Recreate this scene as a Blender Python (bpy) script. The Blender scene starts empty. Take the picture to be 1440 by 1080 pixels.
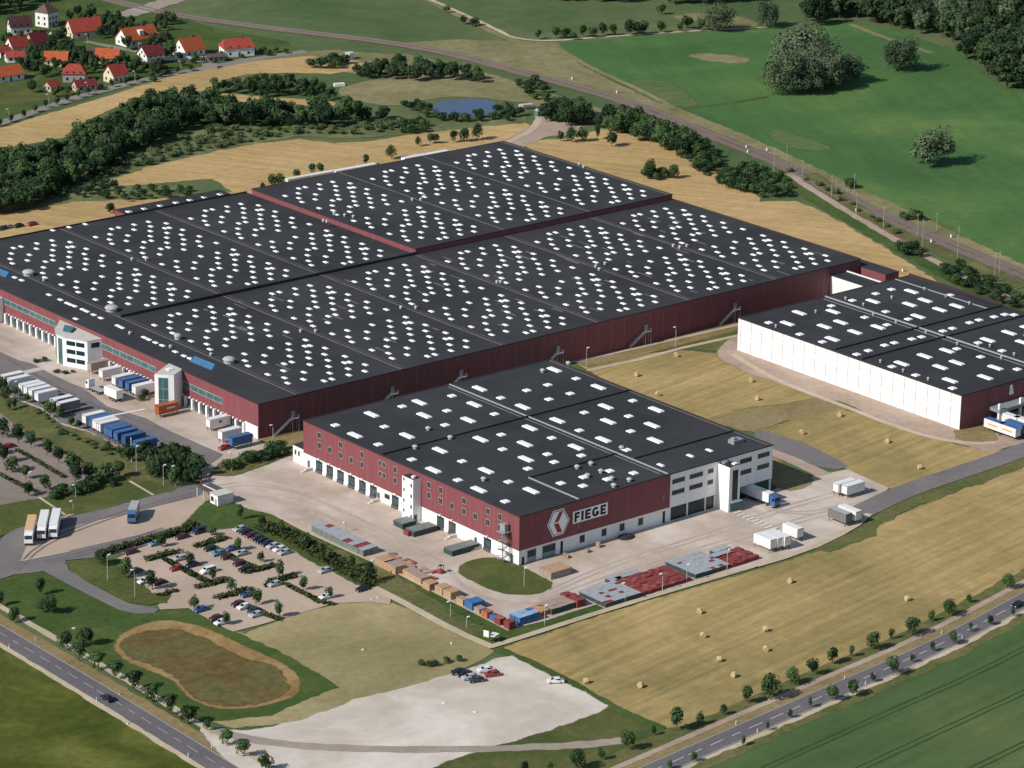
import bpy, bmesh, math, random
from mathutils import Vector, Matrix
from mathutils.geometry import tessellate_polygon
random.seed(7)
SC = bpy.context.scene
COL = SC.collection
R_ = math.radians

# ------------------------------------------------------------------ camera (solved from the photograph's building edges)
FPX, PITCH, ROLL, YAW = 4545.57, R_(18.6467), R_(0.89908), R_(50.11892)
CAM = Vector((-545.33, -648.42, 340.0))
_F = Vector((math.cos(YAW)*math.cos(PITCH), math.sin(YAW)*math.cos(PITCH), -math.sin(PITCH)))
_r = Vector((math.sin(YAW), -math.cos(YAW), 0.0))
_u = _r.cross(_F)
_R = _r*math.cos(ROLL) + _u*math.sin(ROLL)
_U = -_r*math.sin(ROLL) + _u*math.cos(ROLL)
cd = bpy.data.cameras.new('camera'); cam = bpy.data.objects.new('camera', cd); COL.objects.link(cam)
cd.sensor_width = 36.0; cd.lens = FPX/1440*36.0; cd.clip_start = 1.0; cd.clip_end = 20000.0
_m = Matrix((_R, _U, -_F)).transposed().to_4x4(); _m.translation = CAM
cam.matrix_world = _m
SC.camera = cam

def G(u, v, z=0.0):
    """photo pixel (1440 x 1080) -> place on the ground plane of height z, in metres"""
    d = _F + _R*((u-720)/FPX) + _U*((540-v)/FPX)
    t = (z-CAM.z)/d.z
    p = CAM + d*t
    return (p.x, p.y)

# ------------------------------------------------------------------ light
SUN_AZ, SUN_EL = R_(-5.0), R_(37.0)          # direction in which the light travels, sun height
sd = bpy.data.lights.new('sun', 'SUN'); sd.energy = 4.5; sd.angle = R_(0.5); sd.color = (1.0, 0.955, 0.88)
so = bpy.data.objects.new('sun', sd); COL.objects.link(so)
_d = Vector((math.cos(SUN_EL)*math.cos(SUN_AZ), math.cos(SUN_EL)*math.sin(SUN_AZ), -math.sin(SUN_EL)))
so.rotation_euler = _d.to_track_quat('-Z', 'Y').to_euler(); so.location = (0, 0, 600)
W = bpy.data.worlds.new('World'); SC.world = W; W.use_nodes = True
_bg = W.node_tree.nodes['Background']; _sky = W.node_tree.nodes.new('ShaderNodeTexSky')
_sky.sky_type = 'NISHITA'; _sky.sun_disc = False; _sky.sun_elevation = SUN_EL
_sky.sun_rotation = math.atan2(-_d.x, -_d.y); _sky.air_density = 1.0; _sky.dust_density = 0.4; _sky.ozone_density = 2.0
W.node_tree.links.new(_sky.outputs[0], _bg.inputs[0]); _bg.inputs[1].default_value = 0.095
SC.view_settings.view_transform = 'Standard'; SC.view_settings.look = 'None'
SC.view_settings.exposure = 0.0; SC.view_settings.gamma = 1.0

# ------------------------------------------------------------------ materials
def lin(c):
    return tuple((x/255/12.92 if x/255 <= 0.04045 else ((x/255+0.055)/1.055)**2.4) for x in c)
def _new(name):
    m = bpy.data.materials.new(name); m.use_nodes = True
    return m, m.node_tree, m.node_tree.nodes['Principled BSDF']
def mat(name, col, rough=0.7, var=0.12, scale=0.6, spec=0.3, metal=0.0, streak=False):
    """plain material with a little procedural wear; col is a linear base colour"""
    m, t, b = _new(name); N = t.nodes.new; L = t.links.new
    g = N('ShaderNodeNewGeometry'); n = N('ShaderNodeTexNoise'); n.inputs['Scale'].default_value = scale
    n.inputs['Detail'].default_value = 5; n.inputs['Roughness'].default_value = 0.65
    if streak:      # rain streaks run down the cladding
        vm = N('ShaderNodeVectorMath'); vm.operation = 'MULTIPLY'; vm.inputs[1].default_value = (1, 1, 0.07); L(g.outputs['Position'], vm.inputs[0]); L(vm.outputs[0], n.inputs['Vector'])
    else: L(g.outputs['Position'], n.inputs['Vector'])
    r = N('ShaderNodeValToRGB'); r.color_ramp.elements[0].position = 0.3; r.color_ramp.elements[1].position = 0.7
    r.color_ramp.elements[0].color = (*[c*(1-var) for c in col], 1); r.color_ramp.elements[1].color = (*[min(1, c*(1+var)) for c in col], 1)
    L(n.outputs[0], r.inputs[0]); L(r.outputs[0], b.inputs['Base Color'])
    b.inputs['Roughness'].default_value = rough; b.inputs['Specular IOR Level'].default_value = spec; b.inputs['Metallic'].default_value = metal
    return m
SOFT = set()
def ground_mat(name, cols, scale=0.02, fine=0.35, fvar=0.22, stripe=None, rough=0.95, pos=(0.33, 0.5, 0.66), soft=False):
    """cols: three linear colours mixed by a broad noise; a fine noise breaks it up; stripe = (angle deg, wavelength m, strength)"""
    m, t, b = _new(name); N = t.nodes.new; L = t.links.new
    g = N('ShaderNodeNewGeometry')
    n = N('ShaderNodeTexNoise'); n.inputs['Scale'].default_value = scale; n.inputs['Detail'].default_value = 6; n.inputs['Roughness'].default_value = 0.6
    n.inputs['Distortion'].default_value = 0.6
    L(g.outputs['Position'], n.inputs['Vector'])
    r = N('ShaderNodeValToRGB'); e = r.color_ramp.elements
    e[0].position = pos[0]; e[1].position = pos[2]; m_ = e.new(pos[1])
    e[0].color = (*cols[0], 1); m_.color = (*cols[1], 1); e[-1].color = (*cols[2], 1)
    L(n.outputs[0], r.inputs[0])
    f = N('ShaderNodeTexNoise'); f.inputs['Scale'].default_value = fine; f.inputs['Detail'].default_value = 4; f.inputs['Roughness'].default_value = 0.7
    L(g.outputs['Position'], f.inputs['Vector'])
    mr = N('ShaderNodeMapRange'); mr.inputs['From Min'].default_value = 0.3; mr.inputs['From Max'].default_value = 0.7
    mr.inputs['To Min'].default_value = 1-fvar; mr.inputs['To Max'].default_value = 1+fvar
    L(f.outputs[0], mr.inputs['Value'])
    val = mr.outputs[0]
    if stripe:
        vr = N('ShaderNodeVectorRotate'); vr.rotation_type = 'Z_AXIS'; vr.inputs['Angle'].default_value = R_(-stripe[0])
        L(g.outputs['Position'], vr.inputs['Vector'])
        mp = N('ShaderNodeVectorMath'); mp.operation = 'MULTIPLY'; mp.inputs[1].default_value = (0.015, 1.0/stripe[1], 1)
        L(vr.outputs[0], mp.inputs[0])
        s = N('ShaderNodeTexNoise'); s.inputs['Scale'].default_value = 1.0; s.inputs['Detail'].default_value = 2
        L(mp.outputs[0], s.inputs['Vector'])
        mr2 = N('ShaderNodeMapRange'); mr2.inputs['From Min'].default_value = 0.3; mr2.inputs['From Max'].default_value = 0.7
        mr2.inputs['To Min'].default_value = 1-stripe[2]; mr2.inputs['To Max'].default_value = 1+stripe[2]
        L(s.outputs[0], mr2.inputs['Value'])
        mu = N('ShaderNodeMath'); mu.operation = 'MULTIPLY'; L(val, mu.inputs[0]); L(mr2.outputs[0], mu.inputs[1]); val = mu.outputs[0]
    sc = N('ShaderNodeVectorMath'); sc.operation = 'SCALE'; L(r.outputs[0], sc.inputs[0]); L(val, sc.inputs['Scale'])
    L(sc.outputs[0], b.inputs['Base Color'])
    b.inputs['Roughness'].default_value = rough; b.inputs['Specular IOR Level'].default_value = 0.1
    if soft:     # grown edges: towards its rim the sheet thins out in tufts
        SOFT.add(name)
        at = N('ShaderNodeAttribute'); at.attribute_name = 'inner'
        n2 = N('ShaderNodeTexNoise'); n2.inputs['Scale'].default_value = 0.45; n2.inputs['Detail'].default_value = 4; L(g.outputs['Position'], n2.inputs['Vector'])
        k = N('ShaderNodeMath'); k.operation = 'MULTIPLY_ADD'; k.inputs[1].default_value = 1.35; L(at.outputs['Fac'], k.inputs[0])
        k2 = N('ShaderNodeMath'); k2.operation = 'MULTIPLY_ADD'; k2.inputs[1].default_value = 1.1; k2.inputs[2].default_value = -0.65; L(n2.outputs[0], k2.inputs[0]); L(k2.outputs[0], k.inputs[2])
        mr3 = N('ShaderNodeMapRange'); mr3.interpolation_type = 'SMOOTHSTEP'; mr3.inputs['From Min'].default_value = 0.25; mr3.inputs['From Max'].default_value = 0.75; L(k.outputs[0], mr3.inputs['Value'])
        tr = N('ShaderNodeBsdfTransparent'); mx = N('ShaderNodeMixShader'); L(mr3.outputs[0], mx.inputs[0]); L(tr.outputs[0], mx.inputs[1]); L(b.outputs[0], mx.inputs[2])
        L(mx.outputs[0], t.nodes['Material Output'].inputs['Surface'])
    return m
def leaf_mat(name, c1, c2):
    m, t, b = _new(name); N = t.nodes.new; L = t.links.new
    oi = N('ShaderNodeObjectInfo'); g = N('ShaderNodeNewGeometry')
    n = N('ShaderNodeTexNoise'); n.inputs['Scale'].default_value = 0.55; n.inputs['Detail'].default_value = 3
    L(g.outputs['Position'], n.inputs['Vector'])
    a = N('ShaderNodeMath'); a.operation = 'MULTIPLY_ADD'; a.inputs[1].default_value = 0.5; a.inputs[2].default_value = -0.25
    L(oi.outputs['Random'], a.inputs[0])
    s = N('ShaderNodeMath'); s.operation = 'ADD'; L(a.outputs[0], s.inputs[0]); L(n.outputs[0], s.inputs[1])
    r = N('ShaderNodeValToRGB'); r.color_ramp.elements[0].position = 0.25; r.color_ramp.elements[1].position = 0.78
    r.color_ramp.elements[0].color = (*c1, 1); r.color_ramp.elements[1].color = (*c2, 1)
    L(s.outputs[0], r.inputs[0]); L(r.outputs[0], b.inputs['Base Color'])
    b.inputs['Roughness'].default_value = 0.8; b.inputs['Specular IOR Level'].default_value = 0.15
    return m

# ------------------------------------------------------------------ mesh builder
class MB:
    def __init__(s): s.v = []; s.f = []; s.m = []
    def face(s, pts, mi=0):
        b = len(s.v); s.v += [tuple(p) for p in pts]; s.f.append(tuple(range(b, b+len(pts)))); s.m.append(mi)
    def add(s, vs, fs, mi=0):
        b = len(s.v); s.v += [tuple(p) for p in vs]
        for f in fs: s.f.append(tuple(b+i for i in f)); s.m.append(mi)
    def box(s, x0, x1, y0, y1, z0, z1, mi=0, mt=None):
        vs = [(x0,y0,z0),(x1,y0,z0),(x1,y1,z0),(x0,y1,z0),(x0,y0,z1),(x1,y0,z1),(x1,y1,z1),(x0,y1,z1)]
        if mt is not None: vs = [tuple(mt @ Vector(p)) for p in vs]
        b = len(s.v)
        s.add(vs, [(3,2,1,0),(4,5,6,7),(0,1,5,4),(1,2,6,5),(2,3,7,6),(3,0,4,7)], mi)
        if mt is None: return b
    def topmat(s, mi): s.m[-5] = mi      # material of the last box's top face
    def frustum(s, x0, x1, y0, y1, z0, z1, ins, mi=0):
        vs = [(x0,y0,z0),(x1,y0,z0),(x1,y1,z0),(x0,y1,z0),(x0+ins,y0+ins,z1),(x1-ins,y0+ins,z1),(x1-ins,y1-ins,z1),(x0+ins,y1-ins,z1)]
        s.add(vs, [(3,2,1,0),(4,5,6,7),(0,1,5,4),(1,2,6,5),(2,3,7,6),(3,0,4,7)], mi)
    def prism(s, pts, z0, z1, mi=0, top=None):
        """upright prism over a 2-D outline"""
        n = len(pts)
        if sum(pts[i][0]*pts[(i+1)%n][1]-pts[(i+1)%n][0]*pts[i][1] for i in range(n)) < 0: pts = pts[::-1]
        b = len(s.v)
        s.v += [(p[0],p[1],z0) for p in pts] + [(p[0],p[1],z1) for p in pts]
        for i in range(n):
            j = (i+1) % n; s.f.append((b+i,b+j,b+n+j,b+n+i)); s.m.append(mi)
        for t in tessellate_polygon([[Vector((p[0],p[1],0)) for p in pts]]):
            a, c, d = (Vector(pts[k]) for k in t)
            if (c-a).cross(d-a) < 0: t = t[::-1]
            s.f.append(tuple(b+n+k for k in t)); s.m.append(mi if top is None else top)
            s.f.append(tuple(b+k for k in t[::-1])); s.m.append(mi)
    def cyl(s, p0, p1, r0, r1=None, n=8, mi=0, cap=True):
        r1 = r0 if r1 is None else r1
        a, b = Vector(p0), Vector(p1); d = (b-a).normalized()
        x = d.orthogonal().normalized(); y = d.cross(x)
        k = len(s.v)
        for c, r in ((a, r0), (b, r1)):
            for i in range(n):
                t = 2*math.pi*i/n; s.v.append(tuple(c + x*(r*math.cos(t)) + y*(r*math.sin(t))))
        for i in range(n):
            j = (i+1) % n; s.f.append((k+i,k+j,k+n+j,k+n+i)); s.m.append(mi)
        if cap:
            s.f.append(tuple(k+n-1-i for i in range(n))); s.m.append(mi)
            s.f.append(tuple(k+n+i for i in range(n))); s.m.append(mi)
    def dome(s, c, rx, ry, rz, n=10, k=4, mi=0):
        """upper half of an ellipsoid"""
        b = len(s.v)
        for i in range(k):
            t = math.pi/2*i/k
            for j in range(n):
                a = 2*math.pi*j/n; s.v.append((c[0]+rx*math.cos(t)*math.cos(a), c[1]+ry*math.cos(t)*math.sin(a), c[2]+rz*math.sin(t)))
        s.v.append((c[0],c[1],c[2]+rz))
        for i in range(k-1):
            for j in range(n):
                q = (j+1) % n; s.f.append((b+i*n+j,b+i*n+q,b+(i+1)*n+q,b+(i+1)*n+j)); s.m.append(mi)
        for j in range(n):
            s.f.append((b+(k-1)*n+j,b+(k-1)*n+(j+1)%n,b+k*n)); s.m.append(mi)
    def mesh(s, name, mats):
        me = bpy.data.meshes.new(name); me.from_pydata(s.v, [], s.f)
        for m in mats: me.materials.append(m)
        me.polygons.foreach_set('material_index', s.m); me.update()
        return me
    def build(s, name, mats, parent=None, loc=(0,0,0), rz=0.0):
        if not isinstance(mats, (list, tuple)): mats = [mats]
        return obj(name, s.mesh(name, mats), parent, loc, rz)
def obj(name, me, parent=None, loc=(0,0,0), rz=0.0):
    o = bpy.data.objects.new(name, me); COL.objects.link(o)
    o.parent = parent; o.location = loc; o.rotation_euler = (0,0,rz)
    return o
def tag(o, label, cat, group=None, kind=None):
    o['label'] = label; o['category'] = cat
    if group: o['group'] = group
    if kind: o['kind'] = kind
    return o
def thing(name, label, cat, loc=(0,0,0), rz=0.0, group=None):
    return tag(obj(name, None, None, loc, rz), label, cat, group)
def struct(o, kind='structure'):
    o['kind'] = kind; return o
KIDS = {}
def copy_tree(o, parent=None):
    c = o.copy(); COL.objects.link(c); c.parent = parent
    for ch in KIDS.setdefault(o.name, list(o.children)): copy_tree(ch, c)
    return c
_ORD = ['first','second','third','fourth','fifth','sixth','seventh','eighth','ninth','tenth','eleventh','twelfth','thirteenth','fourteenth','fifteenth','sixteenth','seventeenth','eighteenth','nineteenth']
def nth(i):
    """0 -> first"""
    if i < 19: return _ORD[i]
    t = {2:('twentieth','twenty'),3:('thirtieth','thirty'),4:('fortieth','forty')}[(i+1)//10]
    return t[0] if (i+1) % 10 == 0 else t[1]+'-'+_ORD[(i+1) % 10 - 1]

# ------------------------------------------------------------------ ground sheets
def densify(pts, step, jit, closed=True):
    out = []; n = len(pts)
    for i in range(n if closed else n-1):
        a, b = Vector(pts[i]), Vector(pts[(i+1) % n]); d = b-a; k = max(1, int(d.length/step))
        nn = Vector((-d.y, d.x)).normalized() if d.length > 1e-6 else Vector((0,0))
        for j in range(k):
            q = a + d*(j/k)
            out.append(tuple(q + nn*random.uniform(-jit, jit)) if jit else tuple(q))
    if not closed: out.append(tuple(pts[-1]))
    return out
def smooth(pts, it=2, closed=True):
    for _ in range(it):
        o = []; n = len(pts)
        if not closed: o.append(pts[0])
        for i in range(n if closed else n-1):
            a, b = pts[i], pts[(i+1) % n]
            o += [(a[0]*.75+b[0]*.25, a[1]*.75+b[1]*.25), (a[0]*.25+b[0]*.75, a[1]*.25+b[1]*.75)]
        if not closed: o.append(pts[-1])
        pts = o
    return pts
_lay = {}
def lay(level):
    """height of a sheet: its layer, plus a hair so that no two sheets share a plane"""
    _lay[level] = _lay.get(level, 0)+1; return 0.022*level + 0.0013*(_lay[level] % 17)
def inner_attr(o, vals):
    a = o.data.attributes.new('inner', 'FLOAT', 'POINT'); a.data.foreach_set('value', vals); return o
def sheet(name, m, pts, level, world=False, sm=0, jit=0.0, step=3.0, soft=2.2):
    """a flat ground sheet; pts are photo pixels unless world; level counts layers of 1 cm"""
    z = lay(level)
    w = [tuple(p) for p in pts] if world else [G(u, v, z) for u, v in pts]
    if sm: w = smooth(w, sm)
    if jit: w = densify(w, step, jit)
    b = MB(); soft = soft if m.name in SOFT else 0
    if soft: w = densify(w, 6.0, 0)
    if sum(w[i][0]*w[(i+1)%len(w)][1]-w[(i+1)%len(w)][0]*w[i][1] for i in range(len(w))) < 0: w = w[::-1]
    n = len(w); fs = [tuple(range(n))]
    if not soft:
        b.add([(p[0],p[1],z) for p in w], fs); return struct(b.build(name, m))
    out = []
    for i in range(n):
        d = (Vector(w[(i+1) % n])-Vector(w[i-1])).normalized(); out.append((w[i][0]+d.y*soft*.8, w[i][1]-d.x*soft*.8))
        w_in = None
    inn = w
    b.add([(p[0],p[1],z) for p in inn]+[(p[0],p[1],z-.003) for p in out], fs+[(n+i,n+(i+1)%n,(i+1)%n,i) for i in range(n)])
    return inner_attr(struct(b.build(name, m)), [1.0]*n+[0.0]*n)
def strip(name, m, line, width, level, world=False, sm=2, jit=0.0):
    """a road, path or strip of even width along a line"""
    z = lay(level)
    w = [tuple(p) for p in line] if world else [G(u, v, z) for u, v in line]
    if sm: w = smooth(w, sm, closed=False)
    if jit: w = densify(w, 3.0, 0, closed=False)
    b = MB(); L = []; n = len(w)
    for i in range(n):
        d = (Vector(w[min(i+1,n-1)]) - Vector(w[max(i-1,0)])).normalized(); nn = Vector((-d.y, d.x))
        p = Vector(w[i]); L.append((p+nn*(width/2+random.uniform(-jit,jit)), p-nn*(width/2+random.uniform(-jit,jit))))
    if m.name not in SOFT:
        for i in range(n-1):
            a, c = L[i]; d, e = L[i+1]
            b.face([(c.x,c.y,z),(e.x,e.y,z),(d.x,d.y,z),(a.x,a.y,z)])
        return struct(b.build(name, m))
    k = min(.35, .9/width); V = []
    for a, c in L: V += [(*(a+(a-c)*k*.5),z-.003), (*(a-(a-c)*k*.5),z), (*(c+(a-c)*k*.5),z), (*(c-(a-c)*k*.5),z-.003)]
    b.add(V, [(4*i+j+1,4*i+j+5,4*i+j+4,4*i+j)[::1] for i in range(n-1) for j in range(3)])
    return inner_attr(struct(b.build(name, m)), [0.0,1.0,1.0,0.0]*n)
# ================================================================== ground and fields
gm = ground_mat
# photo-measured sunlit colours are brought back to base colours by dividing by the light (about 1.0)
M_meadow = gm('meadow grass', [(0.062,0.108,0.040),(0.090,0.130,0.052),(0.135,0.155,0.072)], 0.011, 0.12, 0.14)
M_field_a = gm('pasture green', [(0.056,0.122,0.040),(0.074,0.152,0.046),(0.118,0.190,0.056)], 0.010, 0.2, 0.10, (62,7,0.07), soft=True)
M_field_dull = gm('dry pasture', [(0.16,0.155,0.068),(0.215,0.195,0.095),(0.27,0.23,0.125)], 0.02, 0.2, 0.2, soft=True)
M_gold = gm('stubble', [(0.30,0.215,0.095),(0.355,0.25,0.115),(0.40,0.285,0.14)], 0.018, 0.3, 0.14, (5,2.6,0.18), soft=True)
M_gold2 = gm('dry stubble', [(0.38,0.265,0.115),(0.445,0.305,0.135),(0.50,0.345,0.165)], 0.015, 0.25, 0.14, (120,3.2,0.12), soft=True)
M_hay = gm('mown hay', [(0.235,0.19,0.075),(0.345,0.255,0.105),(0.43,0.31,0.14)], 0.016, 0.3, 0.14, (8,2.2,0.16), soft=True)
M_verge = gm('rough verge', [(0.085,0.105,0.036),(0.12,0.125,0.046),(0.17,0.15,0.065)], 0.05, 0.5, 0.25, soft=True)
M_verge_dry = gm('parched verge', [(0.20,0.155,0.07),(0.25,0.19,0.09),(0.28,0.22,0.11)], 0.05, 0.5, 0.22, soft=True)
M_lawn = gm('lawn', [(0.062,0.085,0.024),(0.085,0.102,0.030),(0.125,0.125,0.045)], 0.06, 0.5, 0.2, soft=True)
M_dark = gm('lush grass', [(0.048,0.082,0.022),(0.062,0.100,0.026),(0.095,0.120,0.037)], 0.05, 0.5, 0.22, soft=True)
M_olive = gm('yellow green meadow', [(0.050,0.066,0.010),(0.080,0.098,0.017),(0.150,0.155,0.036)], 0.035, 0.35, 0.22, soft=True)
M_crop = gm('young crop', [(0.062,0.106,0.040),(0.078,0.126,0.045),(0.118,0.150,0.055)], 0.012, 0.25, 0.08, (7,4,0.10), soft=True)
M_tram = gm('tyre track in crop', [(0.034,0.064,0.026),(0.04,0.072,0.03),(0.052,0.085,0.035)], 0.1, 0.6, 0.2, soft=True)
M_asph = gm('asphalt', [(0.165,0.148,0.145),(0.188,0.17,0.165),(0.215,0.195,0.188)], 0.03, 0.3, 0.08)
M_asph2 = gm('road asphalt', [(0.125,0.118,0.125),(0.142,0.132,0.138),(0.16,0.148,0.15)], 0.05, 0.5, 0.08, (6,1.0,0.05))
M_conc = gm('yard paving', [(0.38,0.305,0.24),(0.49,0.40,0.33),(0.60,0.515,0.445)], 0.03, 0.25, 0.09, (90,5,0.07))
M_conc2 = gm('parking paving', [(0.41,0.32,0.245),(0.45,0.35,0.27),(0.50,0.39,0.305)], 0.03, 0.4, 0.06)
M_lot = gm('left car park paving', [(0.21,0.175,0.15),(0.25,0.205,0.175),(0.29,0.235,0.20)], 0.04, 0.4, 0.1)
M_path = gm('path paving', [(0.44,0.36,0.25),(0.50,0.41,0.29),(0.56,0.46,0.34)], 0.05, 0.5, 0.1)
M_track = gm('gravel track', [(0.33,0.25,0.19),(0.40,0.30,0.235),(0.46,0.36,0.28)], 0.05, 0.4, 0.12, soft=True)
M_gravel = gm('pale gravel', [(0.46,0.395,0.325),(0.56,0.49,0.415),(0.66,0.595,0.515)], 0.03, 0.25, 0.07, (0,7,0.05), soft=True)
M_dirt = gm('packed dirt', [(0.30,0.25,0.20),(0.34,0.285,0.235),(0.38,0.32,0.27)], 0.06, 0.4, 0.12, soft=True)
M_basin = gm('basin weeds', [(0.115,0.08,0.03),(0.135,0.105,0.04),(0.12,0.115,0.045)], 0.05, 0.35, 0.3, soft=True)
M_rim = gm('bare basin bank', [(0.22,0.135,0.052),(0.29,0.185,0.078),(0.36,0.245,0.115)], 0.06, 0.35, 0.2, soft=True)
M_ballast = gm('railway ballast', [(0.15,0.105,0.08),(0.185,0.13,0.10),(0.22,0.16,0.125)], 0.05, 0.5, 0.16)
M_white = mat('road paint', (0.72,0.70,0.66), 0.8, 0.08, 1.5)
M_paint_worn = mat('worn road paint', (0.50,0.46,0.42), 0.8, 0.15, 1.5)
M_kerb = mat('kerb stone', (0.52,0.46,0.38), 0.85, 0.1, 0.8)

sheet('ground', M_meadow, [(-5000,-5000),(6000,-5000),(6000,6000),(-5000,6000)], -4, world=True)
# --- far fields
sheet('meadow', M_field_a, [(770,62),(1000,45),(1140,40),(1190,32),(1260,45),(1340,70),(1380,105),(1440,142),(1600,190),(1600,520),(1440,372),(1320,312),(1200,262),(1090,208),(1000,168),(880,118)], 0, jit=0.5, step=6)
sheet('field', M_field_dull, [(545,62),(640,56),(780,60),(815,92),(870,120),(985,166),(1060,196),(1180,252),(1300,308),(1440,374),(1440,385),(1300,330),(1180,276),(1060,212),(985,184),(870,140),(720,98),(600,68)], 1, jit=0.6)
sheet('field', M_field_dull, [(395,88),(470,72),(580,78),(700,108),(800,140),(900,172),(960,200),(930,205),(850,178),(760,150),(700,128),(600,118),(480,100)], 1, jit=0.8)
sheet('field', M_field_dull, [(1008,77),(1035,80),(1050,84),(1040,88),(1014,86),(985,82),(972,77)], 1, sm=2, jit=0.8, soft=6)
M_faint = gm('thin pasture', [(0.085,0.135,0.050),(0.105,0.15,0.058),(0.14,0.165,0.072)], 0.03, 0.25, 0.15, soft=True)
sheet('field', M_faint, [(880,116),(915,112),(950,122),(980,150),(935,146)], 1, sm=2, jit=0.8, soft=6)
sheet('field', M_faint, [(1085,182),(1110,192),(1165,206),(1150,212),(1095,202)], 1, sm=2, jit=0.8, soft=6)
sheet('field', M_field_dull, [(940,24),(1010,36),(1060,38),(1060,30),(1000,18)], 1, sm=1, jit=0.8, soft=6)
strip('track', M_field_dull, [(590,-8),(640,18),(690,42),(725,58)], 6, 2, jit=0.6)
strip('track', M_path, [(560,-20),(640,14),(700,42),(722,54),(770,58),(830,53),(930,46),(1000,42),(1080,38)], 2.4, 3, jit=0.3)
strip('track', M_field_dull, [(770,60),(840,100),(905,128),(960,158)], 3, 2, jit=0.3)
strip('track', M_dark, [(960,152),(1010,148),(1080,136)], 3, 2, jit=0.3)
strip('track', M_field_dull, [(1195,34),(1250,55),(1310,74)], 4, 2, jit=0.6)
# --- tan land behind the halls
sheet('stubble_field', M_gold2, [(735,200),(770,197),(800,196),(845,182),(885,190),(935,207),(1000,232),(1045,262),(1070,285),(1120,283),(1180,312),(1240,348),(1300,386),(1360,420),(1430,452),(1380,470),(1280,430),(1210,410),(1000,330),(800,250)], 1, jit=0.8)
sheet('stubble_field', M_gold2, [(-40,335),(-40,300),(0,296),(30,284),(60,280),(150,279),(200,282),(280,274),(330,270),(300,250),(160,262),(135,256),(140,248),(200,236),(290,214),(330,206),(420,196),(470,202),(520,200),(600,186),(680,178),(735,172),(760,190),(735,205),(700,240),(400,330),(0,380)], 1, jit=0.8)
sheet('stubble_field', M_gold2, [(-40,216),(0,209),(50,200),(100,190),(130,164),(180,142),(240,130),(296,127),(310,112),(345,104),(400,102),(465,103),(520,96),(500,86),(470,80),(425,80),(340,88),(310,92),(250,105),(180,127),(130,143),(60,163),(0,181),(-40,190)], 3, jit=0.4)
sheet('field', M_field_dull, [(470,128),(510,114),(580,110),(650,110),(720,118),(762,128),(742,144),(700,140),(650,134),(600,138),(560,150),(500,142)], 2, sm=2, jit=0.6)
sheet('stubble_field', M_gold2, [(296,130),(360,136),(425,140),(470,143),(468,150),(420,147),(360,143),(290,140)], 2, sm=1)
M_scrubg = gm('rough green strip', [(0.085,0.115,0.045),(0.135,0.16,0.068),(0.20,0.20,0.095)], 0.045, 0.4, 0.2, soft=True)
sheet('scrub_ground', M_scrubg, [(0,300),(40,292),(100,262),(160,228),(240,204),(290,180),(400,178),(560,170),(660,160),(740,158),(740,172),(650,180),(560,190),(480,194),(420,190),(340,204),(290,214),(200,236),(120,262),(150,262),(265,262),(270,276),(110,282)], 2, jit=1.0)
sheet('garden_ground', M_dark, [(-60,186),(0,172),(120,138),(240,104),(320,84),(420,74),(400,58),(300,40),(230,18),(100,-10),(-60,-30)], 1, jit=0.5)
sheet('lawn', M_lawn, [(-40,168),(0,150),(60,140),(110,136),(70,128),(0,120),(-40,122)], 2, jit=0.4)
sheet('field', M_field_dull, [(330,84),(420,74),(480,70),(440,82),(400,92)], 2)
# --- pond
sheet('field', M_verge, [(596,158),(610,142),(660,136),(712,142),(722,154),(700,164),(640,168),(605,166)], 3, sm=2)
_mw, _tw, _bw = _new('pond water'); _bw.inputs['Base Color'].default_value = (0.045,0.075,0.13,1); _bw.inputs['Roughness'].default_value = 0.12
sheet('pond', _mw, [(607,155),(612,143),(655,138),(690,140),(702,148),(704,156),(690,161),(650,163),(615,162)], 4, sm=2)
# --- railway: two tracks on a ballast bed
RAIL = [(70,-30),(160,2),(250,22),(360,37),(470,50),(550,60),(640,76),(720,98),(800,119),(880,142),(940,166),(1000,190),(1080,222),(1140,250),(1200,285),(1260,312),(1320,338),(1380,362),(1440,386),(1600,452)]
strip('railway_bed', M_ballast, RAIL, 9.5, 4, jit=0.5)
strip('railway_siding', M_ballast, [(1130,238),(1165,268),(1200,296),(1250,326),(1300,354)], 3.2, 5, jit=0.3)
strip('track', M_track, [(1110,244),(1150,272),(1200,302),(1260,338),(1310,365),(1360,392),(1440,428),(1560,480)], 3.6, 5, jit=0.4)
strip('verge', M_dark, [(1040,232),(1100,250),(1150,282),(1200,312),(1260,345),(1310,374),(1380,412),(1440,442)], 7, 3, jit=0.8)
strip('verge', M_verge, [(1140,243),(1200,291),(1260,325),(1320,352),(1380,378),(1440,404)], 6.5, 6, jit=0.8)
_rl = smooth([G(u, v, 0.05) for u, v in RAIL], 2, closed=False)
def offs0(line, o):
    return [(line[i][0]-d.y*o, line[i][1]+d.x*o) for i in range(len(line)) for d in ((Vector(line[min(i+1,len(line)-1)])-Vector(line[max(i-1,0)])).normalized(),)]
M_steel = mat('rail steel', (0.30,0.25,0.22), 0.45, 0.2, 2.0, metal=0.5)
M_sleeper = mat('sleeper', (0.16,0.13,0.11), 0.9)
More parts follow.
